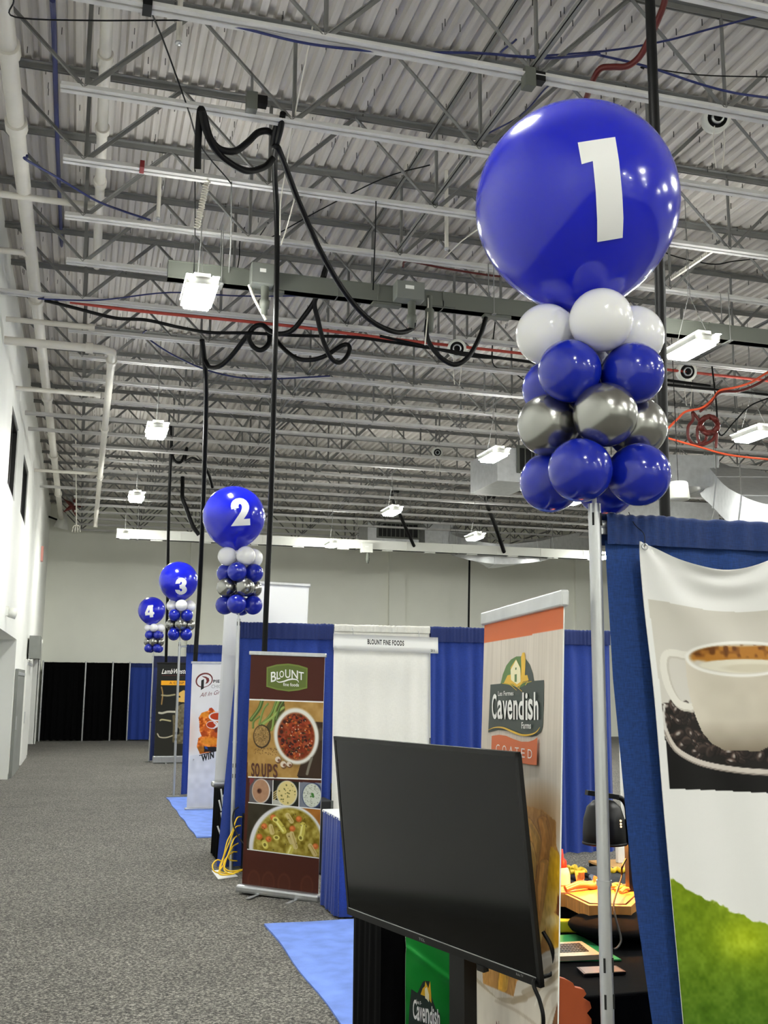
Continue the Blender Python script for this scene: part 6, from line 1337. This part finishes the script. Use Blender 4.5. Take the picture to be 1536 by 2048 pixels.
lid = [dk_[0] + bk * .005, dk_[0] - ux * .9 + bk * .005, dk_[0] - ux * .9 + bk * .07 + hu * .2, dk_[0] + bk * .07 + hu * .2]; lid2 = [p + bk * .007 for p in lid]
m = MB(); m.add(lid + lid2, [(0, 1, 2, 3), (7, 6, 5, 4), (0, 3, 7, 4), (1, 5, 6, 2), (2, 6, 7, 3), (0, 4, 5, 1)]); m.build('lid', M_blackm, t)
t = thing('mobile_phone', 'black smartphone lying face up on the black table edge', 'phone', at(1203, 1938, Z=.752)); pp = onz([(1153, 1934), (1232, 1931), (1252, 1943), (1168, 1948)], .763); slab(MB(), pp, .01).build('body', M_blackm, t); cc = np.mean(pp, 0); slab(MB(), [cc + (p - cc) * .9 + (0, 0, .0008) for p in pp], .001).build('screen', mat('phone_glass', (60, 60, 58), .35), t)
# orange scalloped display board hanging at the table front
def sc(px, py): return at(px, py, Y=TY0 - .07)
pts = [(1040, 2300), (1040, 1962), (1110, 1952), (1135, 1960), (1146, 1966), (1150, 1975), (1168, 1979), (1173, 1988), (1166, 1996), (1180, 2004), (1183, 2016), (1174, 2026), (1183, 2038), (1183, 2052), (1173, 2062), (1182, 2076), (1180, 2094), (1180, 2300)]
F_ = [sc(*p) for p in pts]; B_ = [p + np.array((0, .03, 0)) for p in F_]; n = len(pts); m = MB()
tr = tessellate_polygon([[Vector((p[0], p[2], 0)) for p in F_]]); m.add(F_, [tuple(x) for x in tr]); m.add(B_, [tuple(x)[::-1] for x in tr]); m.add(F_ + B_, [(i, (i + 1) % n, n + (i + 1) % n, n + i) for i in range(n)])
tag(m.build('display_board', mat('orange_cardboard', (196, 92, 40), .6, var=.06, scale=10)), 'orange scalloped board standing against the black table front', 'display board')
# things on the floor at the back of the fries booth
ZBN = .25
ba, bb_ = at(1128, 1727, Z=ZBN), at(1262, 1760, Z=ZBN)
bc = np.array(((ba[0] + bb_[0]) / 2, (ba[1] + bb_[1]) / 2)); bd_ = np.array((abs(bb_[0] - ba[0]) + .7, abs(ba[1] - bb_[1]) + .1))
m = MB()
def bundle(u, v):
    a, b = (u - .5) * 2, (v - .5) * 2; h = ZBN * min(1, (1 - abs(a) ** 7) * 1.02) * min(1, (1 - abs(b) ** 7) * 1.02)
    return (bc[0] + a * bd_[0] / 2, bc[1] + b * bd_[1] / 2, max(.003, h - .006 * (1 + math.sin(9 * a + 5 * b) * math.sin(7 * b - 4 * a))))
m.sheet(bundle, 48, 40); tag(m.build('cloth_bundle', mat('charcoal_cloth', (52, 54, 58), .9, var=.35, scale=14)), 'dark grey cloth laid over a low heap beyond the black table', 'cloth')
for i, (lab, pts) in enumerate((('yellow cord heap on the dark grey cloth between banner and front pole', [(1136, 1734), (1142, 1738), (1150, 1733), (1154, 1742), (1162, 1738), (1170, 1743), (1160, 1747), (1150, 1744), (1140, 1744)]), ('yellow twisted cord beyond the front pole, under the heat lamp', [(1218, 1737), (1226, 1742), (1234, 1737), (1242, 1742), (1252, 1738), (1262, 1741)]))):
    cable('extension_cord', lab, 'cord', [at(x, y, Z=ZBN + .014) for x, y in pts], .02, M_yellow, px=False)
for i, (x0, y0, x1, y1, lab) in enumerate(((1138, 1754, 1152, 1758, 'small black torch lying on the dark grey cloth, nearer the banner'), (1166, 1748, 1182, 1754, 'small black torch lying on the dark grey cloth, nearer the front pole'))):
    a, b = at(x0, y0, Z=ZBN + .016), at(x1, y1, Z=ZBN + .016); b = a + (b - a) / np.linalg.norm(b - a) * .14; t = thing('hand_torch', lab, 'torch', a); m = MB(); m.tube([a, b], .018, 0, 10, 0); m.build('barrel', M_blackm, t); m = MB(); m.tube([b, b + (b - a) * .3], .022, 0, 10, 0); m.build('lens_ring', M_alu, t)
t = thing('white_bag', 'small white paper bag hanging below the heat lamp at the booth back', 'bag', at(1242, 1724, Y=9.2)); a = at(1233, 1692, Y=9.2); b = at(1256, 1725, Y=9.2); m = MB(); m.rbox(((a[0] + b[0]) / 2, 9.2, (a[2] + b[2]) / 2), (b[0] - a[0], .06, a[2] - b[2]), .01); m.build('bag_body', M_paper, t); m = MB(); m.box(((a[0] + b[0]) / 2, 9.2, b[2] / 2 + .005), (.3, .3, b[2] - .01)); 
k = draped_table('small pale stand under the white bag at the booth back', (a[0] + b[0]) / 2 - .25, (a[0] + b[0]) / 2 + .3, 9.0, 9.4, b[2], M_blackcloth, name='draped_stand', seed=14, amp=.004, top=mat('pale_wood', (204, 156, 92), .5))

# ------------------------------------------------------------------ left side of the aisle: grey entrance furniture seen edge-on
def panel(name, lab, cat, px0, px1, y0, y1, z1, m, th=.06, parts=()):
    t = thing(name, lab, cat, (XW + .05, (y0 + y1) / 2, 0)); k = MB(); k.bx((XW + .004, y0, .004), (XW + th, y1, z1)); k.build('panel', m, t)
    k = MB(); k.bx((XW + th, y0 + .05, z1 - .12), (XW + th + .012, y1 - .05, z1 - .06)); k.build('rail', M_galv, t)
    k = MB(); k.bx((XW + th, y0 + .08, .9), (XW + th + .02, y0 + .16, 1.15)); k.build('latch', M_alu, t)
    return t
panel('wall_panel', 'tall white panel fixed to the side wall just before the sign box', 'panel', 0, 0, 24.6, 27.2, 2.3, mat('white_panel', (226, 226, 222), .5))
panel('wall_panel', 'grey weathered panel on the side wall beside the entrance recess', 'panel', 0, 0, 21.4, 23.9, 2.05, M_grey2)
